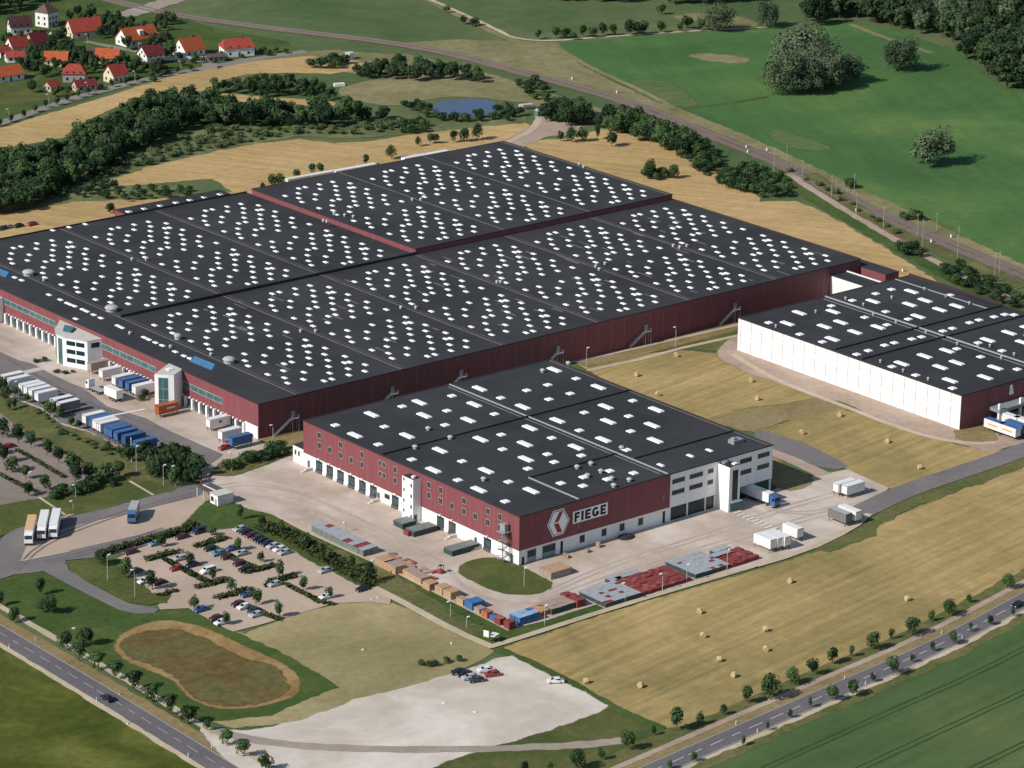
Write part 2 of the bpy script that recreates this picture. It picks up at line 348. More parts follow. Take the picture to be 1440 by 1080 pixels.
for off in (-2.2, 2.2):
    strip('railway_sleepers', M_sleeper, offs0(_rl, off), 2.3, 5, world=True, sm=0)
    b = MB(); n = len(_rl)
    for i in range(n-1):
        a, c = Vector(_rl[i]), Vector(_rl[i+1]); d = (c-a).normalized(); q = Vector((-d.y, d.x))
        for g_ in (-0.75, 0.75):
            p0, p1 = a+q*(off+g_), c+q*(off+g_)
            w = q*0.08
            b.add([(p0.x-w.x,p0.y-w.y,.05),(p0.x+w.x,p0.y+w.y,.05),(p1.x+w.x,p1.y+w.y,.05),(p1.x-w.x,p1.y-w.y,.05),
                   (p0.x-w.x,p0.y-w.y,.3),(p0.x+w.x,p0.y+w.y,.3),(p1.x+w.x,p1.y+w.y,.3),(p1.x-w.x,p1.y-w.y,.3)],
                  [(4,7,6,5),(0,4,5,1),(1,5,6,2),(2,6,7,3),(3,7,4,0)], 0)
    struct(b.build('railway_track', [M_steel]))
# --- inner hay meadows, tracks round the white hall
sheet('hay_field', M_hay, [(815,512),(860,503),(960,494),(1005,498),(1040,515),(1090,535),(1150,560),(1120,580),(1080,588),(1060,598),(1000,590),(900,560)], 1, jit=0.5)
sheet('verge', M_verge_dry, [(1000,590),(1050,575),(1110,568),(1150,560),(1190,575),(1150,582),(1090,594),(1068,606),(1040,604)], 2, jit=0.7)
sheet('hay_field', M_hay, [(1075,606),(1130,586),(1182,577),(1240,592),(1300,613),(1360,630),(1410,634),(1340,660),(1288,682),(1255,686),(1195,660),(1140,634)], 2, jit=0.5)
sheet('verge', M_verge, [(820,505),(1040,452),(1040,478),(1010,492),(950,490),(860,500),(832,514)], 2)
sheet('verge', M_verge_dry, [(800,505),(1040,446),(1040,462),(830,516)], 3)
strip('path', M_path, [(795,511),(900,488),(1040,456)], 1.8, 5, sm=0)
strip('path', M_path, [(826,521),(900,505),(960,489),(1045,470)], 2.0, 5, sm=0)
sheet('gravel_yard', M_track, [(1012,494),(1025,480),(1040,470),(1040,490),(1350,604),(1420,612),(1440,620),(1390,634),(1340,620),(1260,596),(1190,566),(1120,546),(1050,522),(1018,505)], 3, jit=0.3)
strip('track', M_path, [(1030,498),(1070,523),(1120,546),(1190,572),(1260,600),(1320,618),(1370,624),(1400,622)], 2.4, 5)
sheet('verge', M_verge_dry, [(1345,606),(1390,600),(1400,618),(1370,622),(1348,616)], 4)
sheet('asphalt_lane', M_asph, [(1062,604),(1080,607),(1130,622),(1182,648),(1192,656),(1178,660),(1140,655),(1090,640),(1060,630)], 3)
strip('path', M_track, [(1070,630),(1110,645),(1160,668)], 5, 4, sm=0)
# --- big hay field in front
sheet('hay_field', M_hay, [(705,916),(738,903),(862,862),(1002,822),(1150,778),(1178,762),(1215,746),(1270,724),(1440,652),(1560,602),(1560,780),(1440,832),(1300,892),(1140,968),(1005,1018),(945,1024),(850,985),(760,938)], 1, jit=0.4)
sheet('verge', M_verge, [(1150,772),(1215,742),(1240,720),(1300,690),(1440,640),(1440,656),(1280,712),(1235,738),(1225,752),(1165,776)], 2, jit=0.8)
strip('verge', M_dark, [(700,912),(760,938),(850,988),(930,1026)], 3.4, 3, jit=0.5)
sheet('verge', M_verge, [(1000,1020),(1140,962),(1300,888),(1440,826),(1560,776),(1560,800),(1440,842),(1300,905),(1140,980),(1020,1035),(930,1070),(700,1160),(640,1140),(860,1040),(940,1026)], 2, jit=0.6)
sheet('verge', M_lawn, [(930,1024),(850,990),(842,1002),(770,1026),(690,1050),(600,1082),(560,1130),(700,1130),(880,1050)], 2, jit=0.5)
# --- roads
RR = [(-330,-152),(-200,-137),(-100,-126.5),(-17,-118.6),(17,-115.4),(49,-112.7),(94.3,-104.9),(180,-88),(320,-54),(520,10)]
def offs(line, o):
    out = []
    for i in range(len(line)):
        d = (Vector(line[min(i+1,len(line)-1)])-Vector(line[max(i-1,0)])).normalized()
        out.append((line[i][0]-d.y*o, line[i][1]+d.x*o))
    return out
RRs = smooth(RR, 2, closed=False)
strip('verge', M_verge_dry, offs(RRs, 6.2), 7.6, 3, world=True, sm=0, jit=0.3)
strip('verge', M_path, offs(RRs, -4.4), 2.2, 3, world=True, sm=0, jit=0.3)
strip('road', M_asph2, RRs, 7.0, 5, world=True, sm=0)
strip('path', M_track, offs(RRs, 7.2), 1.9, 5, world=True, sm=0)
strip('verge', M_verge, offs(RRs, 10.2), 4.0, 4, world=True, sm=0, jit=0.5)
strip('verge', M_verge, offs(RRs, -6.8), 3.2, 4, world=True, sm=0, jit=0.6)
for o_ in (3.2, -3.2): strip('road_marking', M_paint_worn, offs(RRs, o_), 0.18, 6, world=True, sm=0)
def dashes(line, o, on, off, w, level, m):
    b = MB(); acc = 0.0; z = lay(level); P = densify(offs(line, o), 1.5, 0, closed=False)
    for i in range(len(P)-1):
        a, c = Vector(P[i]), Vector(P[i+1]); l = (c-a).length
        if acc % (on+off) < on:
            d = (c-a).normalized(); q = Vector((-d.y, d.x))*w/2
            b.face([(a.x-q.x,a.y-q.y,z),(c.x-q.x,c.y-q.y,z),(c.x+q.x,c.y+q.y,z),(a.x+q.x,a.y+q.y,z)])
        acc += l
    return struct(b.build('road_marking', m))
dashes(RRs, 0, 4.5, 3.0, 0.17, 6, M_white)
RL = [(-140.6,420),(-140.6,200),(-140.4,80),(-140.2,0),(-141.0,-60),(-143,-118),(-143.5,-135)]
strip('verge', M_verge_dry, offs(RL, 4.9), 3.6, 3, world=True, sm=0, jit=0.3)
strip('verge', M_path, offs(RL, -4.2), 1.9, 3, world=True, sm=0, jit=0.3)
strip('road', M_asph2, RL, 6.7, 4, world=True, sm=1)
for o_ in (3.0,): strip('road_marking', M_paint_worn, offs(RL, o_), 0.2, 6, world=True, sm=0)
dashes(RL, 0, 4.0, 3.0, 0.16, 6, M_paint_worn)
strip('path', M_path, offs(RL, 9.6), 2.2, 4, world=True, sm=0, jit=0.2)
sheet('field', M_olive, [(-146.2,500),(-145.6,-132),(-330,-148),(-700,-190),(-700,500)], 1, world=True)
sheet('crop_field', M_crop, [(-330,-162),(-200,-146),(-100,-135),(-17,-126.5),(17,-123),(49,-120.3),(94.3,-112.6),(180,-96),(320,-62),(520,2),(700,-200),(400,-500),(-400,-500)], 2, world=True, jit=0.5)
for o_ in (-17,-18.8,-33,-34.8,-49,-50.8,-65,-66.8):
    strip('wheel_track', M_tram, [(x, y) for x, y in offs(RRs, o_-(3 if o_ < -40 else 0))], 0.5, 4, world=True, sm=0, jit=0.1)
# --- gravel lot, dirt lane, dry grass, basin
sheet('verge', M_dark, [(-30,830),(60,806),(110,828),(170,860),(215,862),(262,855),(300,880),(330,892),(385,915),(470,966),(440,977),(380,1004),(300,1012),(250,1008),(190,962),(140,925),(60,880),(0,845)], 2, jit=0.5)
sheet('verge', M_lawn, [(-40,770),(-40,832),(0,846),(60,850),(120,860),(150,850),(60,806),(0,814)], 1, jit=0.5)
M_dry = gm('dry short grass', [(0.235,0.205,0.095),(0.325,0.27,0.135),(0.41,0.325,0.18)], 0.02, 0.4, 0.14, soft=True)
sheet('dry_field', M_dry, [(320,888),(345,893),(420,864),(515,842),(552,850),(640,892),(692,916),(640,945),(585,962),(500,988),(430,1012),(330,1022),(300,1014),(380,1004),(440,977),(470,966),(385,915)], 1, jit=0.5)

sheet('gravel_lot', M_gravel, [(285,1022),(300,1030),(345,1028),(385,1024),(430,1012),(470,999),(500,986),(545,976),(585,965),(635,949),(667,940),(700,928),(718,924),(750,940),(787,960),(820,975),(848,992),(842,1000),(815,1009),(770,1024),(720,1041),(690,1048),(650,1060),(595,1082),(520,1120),(420,1120),(330,1075)], 3, jit=0.5)
strip('dirt_lane', M_dirt, [(300,1026),(350,1040),(420,1049),(520,1053),(640,1054),(740,1051),(830,1047),(880,1040)], 3.6, 5, jit=0.3)
sheet('basin_bank', M_rim, [(163,907),(180,888),(215,875),(245,874),(290,885),(330,905),(375,925),(405,940),(418,958),(415,975),(390,985),(350,994),(315,996),(275,985),(262,970),(245,953),(210,940),(175,925)], 3, sm=2, jit=0.15)
sheet('basin_floor', M_basin, [(178,905),(195,893),(235,888),(265,893),(300,910),(340,932),(375,935),(395,958),(398,975),(360,986),(325,990),(292,985),(270,968),(262,955),(240,940),(205,928),(183,917)], 4, sm=2, jit=0.4, soft=4)
# --- yards and car parks
sheet('yard', M_conc, [(-150,390),(-60,422),(366,608),(405,632),(413,643),(426,652),(731,797),(935,730),(1086,690),(1112,676),(1150,668),(1192,660),(1250,686),(1220,717),(1200,738),(1150,770),(1000,813),(852,856),(838,850),(770,872),(716,885),(560,806),(430,748),(385,724),(345,715),(312,700),(285,682),(283,659),(200,660),(-80,560)], 4)
sheet('asphalt_yard', M_asph, [(-60,475),(0,495),(28,507),(48,512),(67,523),(100,539),(118,546),(150,571),(205,588),(239,606),(282,625),(314,639),(307,645),(285,660),(262,655),(215,645),(190,638),(160,624),(120,604),(85,594),(60,574),(30,562),(0,550),(-60,528)], 6)
sheet('verge', M_verge, [(-60,540),(0,556),(30,566),(60,580),(85,598),(120,608),(160,628),(215,650),(270,668),(240,690),(190,692),(150,672),(120,650),(60,618),(30,600),(0,575),(-60,560)], 7, jit=0.4)
sheet('parking_lane', M_lot, [(-60,560),(0,572),(22,580),(60,604),(120,640),(150,660),(152,672),(120,680),(62,700),(0,712),(-60,725)], 6)
sheet('verge', M_lawn, [(-60,722),(0,712),(70,700),(120,682),(160,676),(200,674),(240,688),(160,710),(100,724),(40,734),(0,752),(-60,770)], 7, jit=0.3)
sheet('entrance_road', M_asph, [(-40,775),(0,760),(14,744),(60,731),(100,723),(160,709),(240,688),(275,680),(300,690),(290,705),(262,738),(230,760),(140,783),(92,788),(97,802),(125,820),(180,848),(205,853),(224,856),(217,862),(190,863),(166,857),(108,828),(62,803),(20,808),(0,814),(-40,822)], 6)
sheet('truck_stand', M_conc2, [(28,790),(40,762),(95,742),(275,699),(292,690),(300,702),(262,737)], 8)
sheet('parking_lot', M_conc2, [(163,786),(190,773),(225,760),(262,752),(300,745),(335,742),(362,751),(402,766),(440,790),(472,805),(505,822),(530,826),(552,834),(548,850),(520,846),(470,848),(420,863),(360,880),(328,888),(318,884),(265,855),(225,857),(222,851),(240,832),(215,835),(180,808)], 7)
sheet('verge', M_lawn, [(95,792),(140,785),(165,788),(182,810),(212,836),(238,834),(232,846),(205,849),(180,844),(128,816)], 8, jit=0.3)
sheet('verge', M_dark, [(262,745),(262,737),(292,705),(312,700),(345,717),(385,726),(430,750),(560,808),(714,888),(702,902),(690,905),(640,882),(535,826),(505,820),(440,788),(402,764),(362,749),(335,740),(300,743)], 8, jit=0.3)
sheet('verge', M_dark, [(700,892),(716,887),(770,875),(838,852),(846,858),(770,884),(704,906)], 9, jit=0.2)
sheet('verge', M_verge, [(395,740),(430,754),(560,814),(690,892),(660,890),(560,838),(470,790),(400,756)], 9, jit=0.8)
strip('path', M_path, [(526,826),(560,843),(640,887),(694,910)], 2.6, 10, sm=1)
strip('path', M_path, [(690,909),(720,900),(860,855),(1000,813),(1130,776),(1200,742),(1222,722)], 2.2, 10, sm=1)
strip('kerb_path', M_path, [(345,712),(385,723),(430,747),(560,806),(716,886)], 1.0, 10, sm=0)
strip('service_road', M_asph, [(1190,730),(1225,712),(1270,691),(1340,667),(1400,647),(1440,632),(1560,590)], 8.5, 8, sm=1)
sheet('verge', M_verge_dry, [(1086,640),(1100,655),(1135,668),(1142,676),(1118,690),(1092,684),(1086,676)], 7, sm=1, jit=0.3)
sheet('lawn', M_lawn, [(648,802),(655,792),(690,783),(722,794),(735,800),(760,813),(773,820),(770,827),(755,833),(730,835),(700,831),(670,817),(652,808)], 9, sm=2)
sheet('verge', M_verge_dry, [(366,618),(420,600),(428,640),(412,640)], 8)
sheet('verge', M_verge, [(296,668),(312,652),(345,640),(395,626),(404,640),(380,650),(326,668)], 9, jit=0.4)
# crosswalk, stop bars and hatching painted on the yards
b = MB()
for i in range(13):
    u, v = 1031+i*(1108-1031)/12, 722+i*(757-722)/12; x, y = G(u, v, .25); b.face([(x,y-.35,.25),(x+3,y-.35,.25),(x+3,y+.35,.25),(x,y+.35,.25)])
struct(b.build('crosswalk', M_white))
def painted(p, q, w, m, lv=9):
    a, c = Vector(G(*p)), Vector(G(*q)); d = (c-a).normalized(); n_ = Vector((-d.y,d.x))*w/2; z = lay(lv); b = MB()
    b.face([(a.x-n_.x,a.y-n_.y,z),(c.x-n_.x,c.y-n_.y,z),(c.x+n_.x,c.y+n_.y,z),(a.x+n_.x,a.y+n_.y,z)]); struct(b.build('yard_marking', m))
painted((152,586),(204,576), 1.1, M_white); painted((20,528),(58,519), 3.2, M_paint_worn); painted((30,532),(38,530), 1, M_white)
painted((50,737),(104,724), .5, M_paint_worn); painted((30,789),(98,776), .25, M_white)
for p, q in (((55,700),(92,725)),((182,677),(216,697)),((100,724),(90,728))): painted(p, q, .9, M_path, 9)

sheet('gravel_track', M_track, [(704,201),(735,187),(752,174),(759,162),(768,170),(800,171),(826,181),(800,190),(768,190),(742,203),(718,206)], 4, sm=1, jit=0.4)
strip('track', M_path, [(705,204),(735,190),(756,176),(759,150)], 3, 5, jit=0.3)
# tyre marks worn into the yards and lanes
M_tyremark = gm('worn wheel tracks', [(0.40,0.325,0.265),(0.455,0.372,0.31),(0.50,0.42,0.36)], 0.08, 0.8, 0.12, soft=True)
M_skid = gm('dark wheel tracks', [(0.145,0.132,0.128),(0.16,0.145,0.141),(0.18,0.163,0.158)], 0.08, 0.8, 0.12, soft=True)
for ln in ([(300,684),(345,676),(420,690),(520,735),(620,785),(650,830),(730,852),(840,838)],[(320,690),(420,706),(510,748),(600,800)],[(770,830),(860,790),(980,755),(1100,712),(1180,690)],[(760,845),(880,800),(1000,765),(1120,730),(1210,705)],[(1070,712),(1130,722),(1190,708)]):
    strip('wheel_marks', M_tyremark, ln, .9, 5, jit=.12)
    strip('wheel_marks', M_tyremark, [(u+6, v+4) for u, v in ln], .9, 5, jit=.12)
for ln in ([(10,505),(80,545),(180,595),(290,645)],[(0,520),(60,555),(160,605),(280,655)],[(40,520),(120,565),(220,600)],[(20,800),(60,760),(160,722),(280,690)],[(60,790),(140,770),(230,742)]):
    strip('wheel_marks', M_skid, ln, .8, 7 if ln[0][1] < 700 else 8, jit=.12); strip('wheel_marks', M_skid, [(u+5, v+3) for u, v in ln], .8, 7 if ln[0][1] < 700 else 8, jit=.12)
# ================================================================== the three halls
M_red = mat('maroon cladding', (0.215,0.066,0.073), 0.6, 0.10, 0.9, streak=True)
M_seam = mat('cladding joint', (0.30,0.13,0.13), 0.6)
M_wht = mat('white cladding', (0.83,0.825,0.81), 0.6, 0.06, 0.9, streak=True)
M_wht2 = mat('white panel joint', (0.27,0.27,0.26), 0.6)
M_roof = mat('roof membrane', (0.0345,0.0352,0.0372), 0.85, 0.34, 0.035)
M_roofs = mat('roof seam', (0.15,0.125,0.115), 0.8, 0.2, 0.15)
M_flash = mat('roof edge flashing', (0.055,0.035,0.035), 0.6)
M_alu = mat('aluminium trim', (0.50,0.50,0.50), 0.45, metal=0.4)
M_dome = mat('skylight acrylic', (0.93,0.93,0.92), 0.35, 0.02, 2.0)
M_vent = mat('vent metal', (0.42,0.43,0.44), 0.6, 0.15, 1.0)
M_glass = mat('dark window glass', (0.010,0.032,0.038), 0.2, 0.3, 0.4, spec=0.35)
M_teal = mat('teal glazing', (0.055,0.135,0.135), 0.15, 0.35, 0.3, spec=0.5)
M_dpan = mat('dock door panel', (0.055,0.085,0.085), 0.5, 0.5, 0.7)
M_door = mat('dock door', (0.020,0.040,0.042), 0.5, 0.4, 0.5)
M_frame = mat('window frame', (0.42,0.40,0.36), 0.6)
M_grey = mat('galvanised steel', (0.33,0.34,0.35), 0.55, 0.15, 0.8, metal=0.3)
M_dgrey = mat('dark grey paint', (0.10,0.10,0.105), 0.6)
M_black = mat('black paint', (0.012,0.012,0.014), 0.5)
M_blueglz = mat('blue rooflight', (0.055,0.15,0.27), 0.3, 0.2, 0.5)
M_conw = mat('pale concrete', (0.55,0.52,0.47), 0.85, 0.1, 0.4)

def on_x(b, x, y0, y1, z0, z1, d, mi=0): b.box(x-d, x, y0, y1, z0, z1, mi)      # panel standing d proud of a wall that faces -X
def on_y(b, y, x0, x1, z0, z1, d, mi=0): b.box(x0, x1, y-d, y, z0, z1, mi)      # the same for a wall that faces -Y
def parapet(b, x0, x1, y0, y1, z, h=0.3, w=0.35, mi=0):
    b.box(x0, x1, y0, y0+w, z, z+h, mi); b.box(x0, x1, y1-w, y1, z, z+h, mi)
    b.box(x0, x0+w, y0+w, y1-w, z, z+h, mi); b.box(x1-w, x1, y0+w, y1-w, z, z+h, mi)
def window_x(par, x, y, z, w, h, pane=M_glass, name='window'):
    f = MB(); on_x(f, x, y-w/2, y+w/2, z-h/2, z+h/2, .05); f = f.build(name, M_frame, par)
    p = MB(); t = .12; on_x(p, x-.052, y-w/2+t, y-.04, z-h/2+t, z+h/2-t, .02); on_x(p, x-.052, y+.04, y+w/2-t, z-h/2+t, z+h/2-t, .02); p.build('pane', pane, f)
def window_y(par, y, x0, x1, z0, z1, pane=M_glass, n=3, name='window'):
    f = MB(); on_y(f, y, x0, x1, z0, z1, .05); f = f.build(name, M_frame, par)
    p = MB(); t = .12; k = (x1-x0-2*t)/n
    for i in range(n): on_y(p, y-.052, x0+t+i*k+.03, x0+t+(i+1)*k-.03, z0+t, z1-t, .02)
    p.build('pane', pane, f)
def dock_x(par, x, y, w, h, z0=0.0, lamp=True, col=M_door):
    d = MB(); on_x(d, x, y-w/2, y+w/2, z0+1.0, z0+h, .06); on_x(d, x-.06, y-w/2+.35, y+w/2-.35, z0+1.2, z0+h-.7, .05, 1); on_x(d, x, y-w/2+.2, y+w/2-.2, z0+.05, z0+1.0, .5, 2)
    d = d.build('dock_door', [col, M_dpan, M_dgrey], par)
    if lamp:
        l = MB(); l.box(x-.5, x, y-.28, y+.28, z0+h+.25, z0+h+.75); l.build('dock_lamp', M_dome, d)
def steel_stair_x(name, loc, rz, h, label, run=7.0):
    """outside escape stair: flight, landing, posts and rails; climbs along local +X against a wall at local y = 0"""
    t = thing(name, label, 'stair', loc, rz, None)
    b = MB(); n = 14
    for i in range(n): b.box(i*run/n, (i+1)*run/n, -1.5, -.3, h*(i+1)/n-.06, h*(i+1)/n)
    for yy in (-1.5, -.3): b.face([(0,yy,0),(run,yy,h-.3),(run,yy,h+.05),(0,yy,.35)]); b.face([(0,yy-.02,.35),(run,yy-.02,h+.05),(run,yy-.02,h-.3),(0,yy-.02,0)])
    b.build('flight', M_grey, t)
    b = MB(); b.box(run, run+2.6, -1.7, -.06, h-.12, h); b.build('landing', M_grey, t)
    b = MB()
    for x in (run+.1, run+2.5): b.box(x-.07, x+.07, -1.68, -1.54, 0, h+1.1); b.box(x-.07, x+.07, -.25, -.11, 0, h)
    b.build('post', M_grey, t)
    b = MB()
    for yy in (-1.56, -.3):
        for k in (.55, 1.05): b.add([(0,yy,k),(run,yy,h+k),(run,yy+.05,h+k),(0,yy+.05,k),(0,yy,k+.06),(run,yy,h+k+.06),(run,yy+.05,h+k+.06),(0,yy+.05,k+.06)], [(0,1,5,4),(4,5,6,7),(2,3,7,6)])
    for k in (.55, 1.05): b.box(run, run+2.6, -1.7, -1.64, h+k, h+k+.06)
    b.box(run+.4, run+1.8, -.5, -.08, h, h+2.3); b.build('railing', M_grey, t)
    return t

# ------------------------------------------------------------------ skylight plan of the big hall, bay by bay (41.75 m)
PAT = []
for k in range(8):
    y = 141.7+10.83*k
    PAT += [(4.3,y),(10.5,y),(20.9,y),(28.2,y),(35.1,y)]
for k in range(9):
    y = 136.5+10.83*k
    if k != 4: PAT += [(14.8,y),(24.6,y),(31.0,y)]
    if k in (0,2,5,6,8): PAT.append((17.9,y))
for k in range(4): PAT.append((6.6, 146.6+21.75*k))
for k in (0,1,3): PAT.append((32.7, 146.8+21.7*k))
def dome_at(b, x, y, z, sx, sy, h=.3):
    b.box(x-sx/2, x+sx/2, y-sy/2, y+sy/2, z, z+.08, 1); b.frustum(x-sx/2+.03, x+sx/2-.03, y-sy/2+.03, y+sy/2-.03, z+.08, z+h, .16, 0)

wh = thing('warehouse', 'huge maroon warehouse with a dark flat roof dotted with hundreds of small skylights', 'warehouse', (0,0,0))
X0, X1, Y0, YM, YE, ZM, ZU, XU = 3.1, 268.6, 130.8, 231.7, 337.0, 11.6, 13.7, 143.9
b = MB(); b.box(X0, X1, Y0, YM, 0, ZM-.2); b.box(X0, XU, YM, YE, 0, ZM-.2)
x = 6.0
while x < X1-2:
    b.box(x-.09, x+.09, Y0-.012, Y0, 0, ZM-.2, 1); x += 5.965
for y in [Y0+3+4.05*k for k in range(0, 50, 2)]: b.box(X0-.012, X0, y-.08, y+.08, 0, ZM-.2, 1)
b.build('wall', [M_red, M_seam], wh)
b = MB(); b.box(X0-.1, X1+.1, Y0-.1, YM, ZM-.2, ZM); b.box(X0-.1, XU, YM, YE, ZM-.2, ZM)
for k in range(7):
    x = 18.0+41.75*k
    if k == 6: continue
    b.box(x-.3, x+.3, Y0+.4, YM-1 if x > XU-2 else YE-1, ZM, ZM+.06, 1); b.box(x+1.5, x+1.65, Y0+.4, YM-1 if x > XU-2 else YE-1, ZM, ZM+.04, 1)
for _ in range(70):
    x, y = random.uniform(20, 264), random.uniform(134, 225); w = random.uniform(.3,.6); b.box(x-w, x+w, y-random.uniform(2,8), y, ZM, ZM+.012, 1)
roof = b.build('roof', [M_roof, M_roofs], wh)
b = MB(); b.box(X0-.12, X1+.12, Y0-.12, Y0+.12, ZM, ZM+.12); b.box(X0-.12, X0+.12, Y0+.12, YE, ZM, ZM+.12); b.box(X1-.15, X1+.15, Y0+.12, YM, ZM, ZM+.5); b.box(X0, XU, YE-.2, YE+.1, ZM, ZM+.5)
b.build('roof_edge', M_flash, wh)
b = MB(); b.box(18, XU, YM-.3, YM+.3, ZM, ZM+1.0); b.build('fire_wall', M_roof, wh)
b = MB(); b.box(XU, X1, YM+.01, YE-3.5, ZM, ZU-.2)
y = YM+3
while y < YE-4: b.box(XU-.012, XU, y-.07, y+.07, ZM, ZU-.2, 1); y += 5.5
x = XU+6
while x < X1-2: b.box(x-.07, x+.07, YM-.002, YM+.01, ZM, ZU-.2, 1); x += 5.965
ub = b.build('raised_block', [M_red, M_seam], wh)
b = MB(); b.box(XU-.15, X1+.15, YM-.14, YE-3.4, ZU-.2, ZU)
for k in (1,2): x = XU+41.55*k; b.box(x-.3, x+.3, YM+.5, YE-4, ZU, ZU+.06, 1)
b.box(X1-1.6, X1-.9, YM+1, YE-4, ZU, ZU+.05, 1); b.build('raised_roof', [M_roof, M_roofs], ub)
b = MB(); parapet(b, XU-.16, X1+.16, YM-.15, YE-3.3, ZU+.001, .12, .3); b.build('roof_edge', M_flash, ub)
_p = G(171.7, 296.9, ZM+1.2)[0]; _q = G(321, 269.4, ZM+1.2)[0]
b = MB(); b.box(_p, _q, YE+.2, YE+7.5, 0, ZM+.5); b.build('rear_annexe', M_red, wh)
b = MB(); b.box(_p-.1, _q+.1, YE+.1, YE+7.6, ZM+.5, ZM+.7); b.build('annexe_roof', M_roof, wh)
pts = []
for bay in range(6):
    for px, py in PAT:
        pts.append((18.0+41.75*bay+px, py, ZM))
        if bay < 3: pts.append((18.0+41.75*bay+px, py+101.2, ZM))
        else: pts.append((18.6+41.75*bay+px, py+100.0, ZU))
for (ox, oy, s, L) in ((0,380,7.2,[(150,65),(220,93),(497,240),(612,290),(682,325),(712,338),(757,355),(838,388),(880,408),(950,442),(1022,475),(768,483),(1195,553),(1235,573)]),(180,420,7.2,[(165,383),(212,405),(280,436),(348,465),(480,528),(568,570),(630,597)])):
    for a, c in L: pts.append((*G(ox+a/s, oy+c/s, ZM+.4), ZM))
for a, c in ((205,273),(255,287),(335,250),(380,264),(465,226),(510,240),(590,201),(640,215),(705,180),(750,193),(825,158),(870,173),(950,133),(1000,148)):
    x, y = G(150+a/5.76, 250+c/5.76, ZM+1.5); pts.append((x, min(max(y, YE+1.4), YE+6.4), ZM+.7))
pts.append((*G(535/7.2,310+92/7.2,ZM+.4),ZM)); pts.append((*G(700/7.2,310+60/7.2,ZM+.4),ZM)); pts.append((*G(865/7.2,310+30/7.2,ZM+.4),ZM))
pts.sort(key=lambda p: (Vector(p)-CAM).length)
_dm = {}
for i, (x, y, z) in enumerate(pts[:100]):
    if 'd' not in _dm:
        b = MB(); dome_at(b, 0, 0, 0, 1.25, 2.35, .3); _dm['d'] = b.mesh('skylight', [M_dome, M_dome])
    obj('skylight', _dm['d'], wh, (x, y, z))
b = MB()
for x, y, z in pts[100:]: dome_at(b, x, y, z, 1.25, 2.35, .3)
struct(b.build('skylight_field', [M_dome, M_dome], wh), 'stuff')
# grey ventilation cowls, white smoke vents and two blue rooflights on the roof
for i, (u, v, r) in enumerate(((40,387,2.2),(157,437,2.4),(250,477,1.3),(322,510,2.1))):
    x, y = G(u, v, ZM); b = MB(); b.cyl((0,0,0),(0,0,1.1),r*.8,n=12); b.dome((0,0,1.1),r,r,1.0,12,4); b.build('ventilation_cowl', M_vent, wh, (x,y,ZM))
for u, v in ((62,395),(183,470),(240,489),(297,500),(423,467),(444,467),(564,434),(585,434),(485,304),(497,306),(580,282),(592,282),(597,277),(838,376),(843,380),(851,372),(947,347),(956,349),(966,347),(699,398),(704,398),(186,366),(206,366),(470,302),(460,313),(455,312),(815,232),(821,236)):
    z = ZU if (v < 330 and u > 450 and u < 900) else ZM
    x, y = G(u, v, z); b = MB(); b.box(-.4,.4,-.4,.4,0,.7); b.frustum(-.5,.5,-.5,.5,.7,1.1,.3); b.build('roof_vent', [M_vent], wh, (x,y,z))
for (u0,v0,u1,v1) in ((272,506,304,519),(-14,378,14,389)):
    a = Vector(G(u0,v0,ZM)); c = Vector(G(u1,v1,ZM)); b = MB(); L_ = (c-a).length
    b.add([(0,-1.9,0),(L_,-1.9,0),(L_,1.9,0),(0,1.9,0),(.6,0,1.5),(L_-.6,0,1.5)], [(0,1,5,4),(1,2,5),(2,3,4,5),(3,0,4)])
    b.build('blue_rooflight', M_blueglz, wh, (a.x,a.y,ZM), math.atan2(c.y-a.y, c.x-a.x))
# west front: white dock base, dock doors, teal ribbon windows
b = MB(); on_x(b, X0, 131.0, 137.9, 0, 4.1, .15); b.build('corner_base', M_wht, wh)
for s, n in ((172.4,9),(220.8,8),(278.5,8)):
    b = MB()
    for k in range(n+1):
        y = s+2.02-4.04*k; on_x(b, X0, y-.42, y+.42, 0, 3.7, .9)
    on_x(b, X0, s-4.04*n+2.1, s+2, 0, .95, .35); b.build('dock_base', M_wht, wh)
for s, n in ((172.4,9),(220.8,8),(278.5,8)):
    for k in range(n): dock_x(wh, X0, s-4.04*k, 2.9, 3.1)
for y0, y1, zz in ((150.4,177.0,7.2),(188.2,222.0,7.6),(249.0,282.0,7.7)):
    f = MB(); on_x(f, X0, y0, y1, zz-1.05, zz+1.05, .06); f = f.build('ribbon_window', M_alu, wh); p = MB(); n = max(1, round((y1-y0)/8.1)); k = (y1-y0)/n
    for i in range(n):
        for j in range(2): on_x(p, X0-.062, y0+i*k+.15+j*k/2, y0+i*k+k/2-.03+j*k/2-.05, zz-.85, zz+.85, .02)
    p.build('pane', M_teal, f)
for uv in ((321,562),(172,478),(207.5,508),(291,601-70)): pass
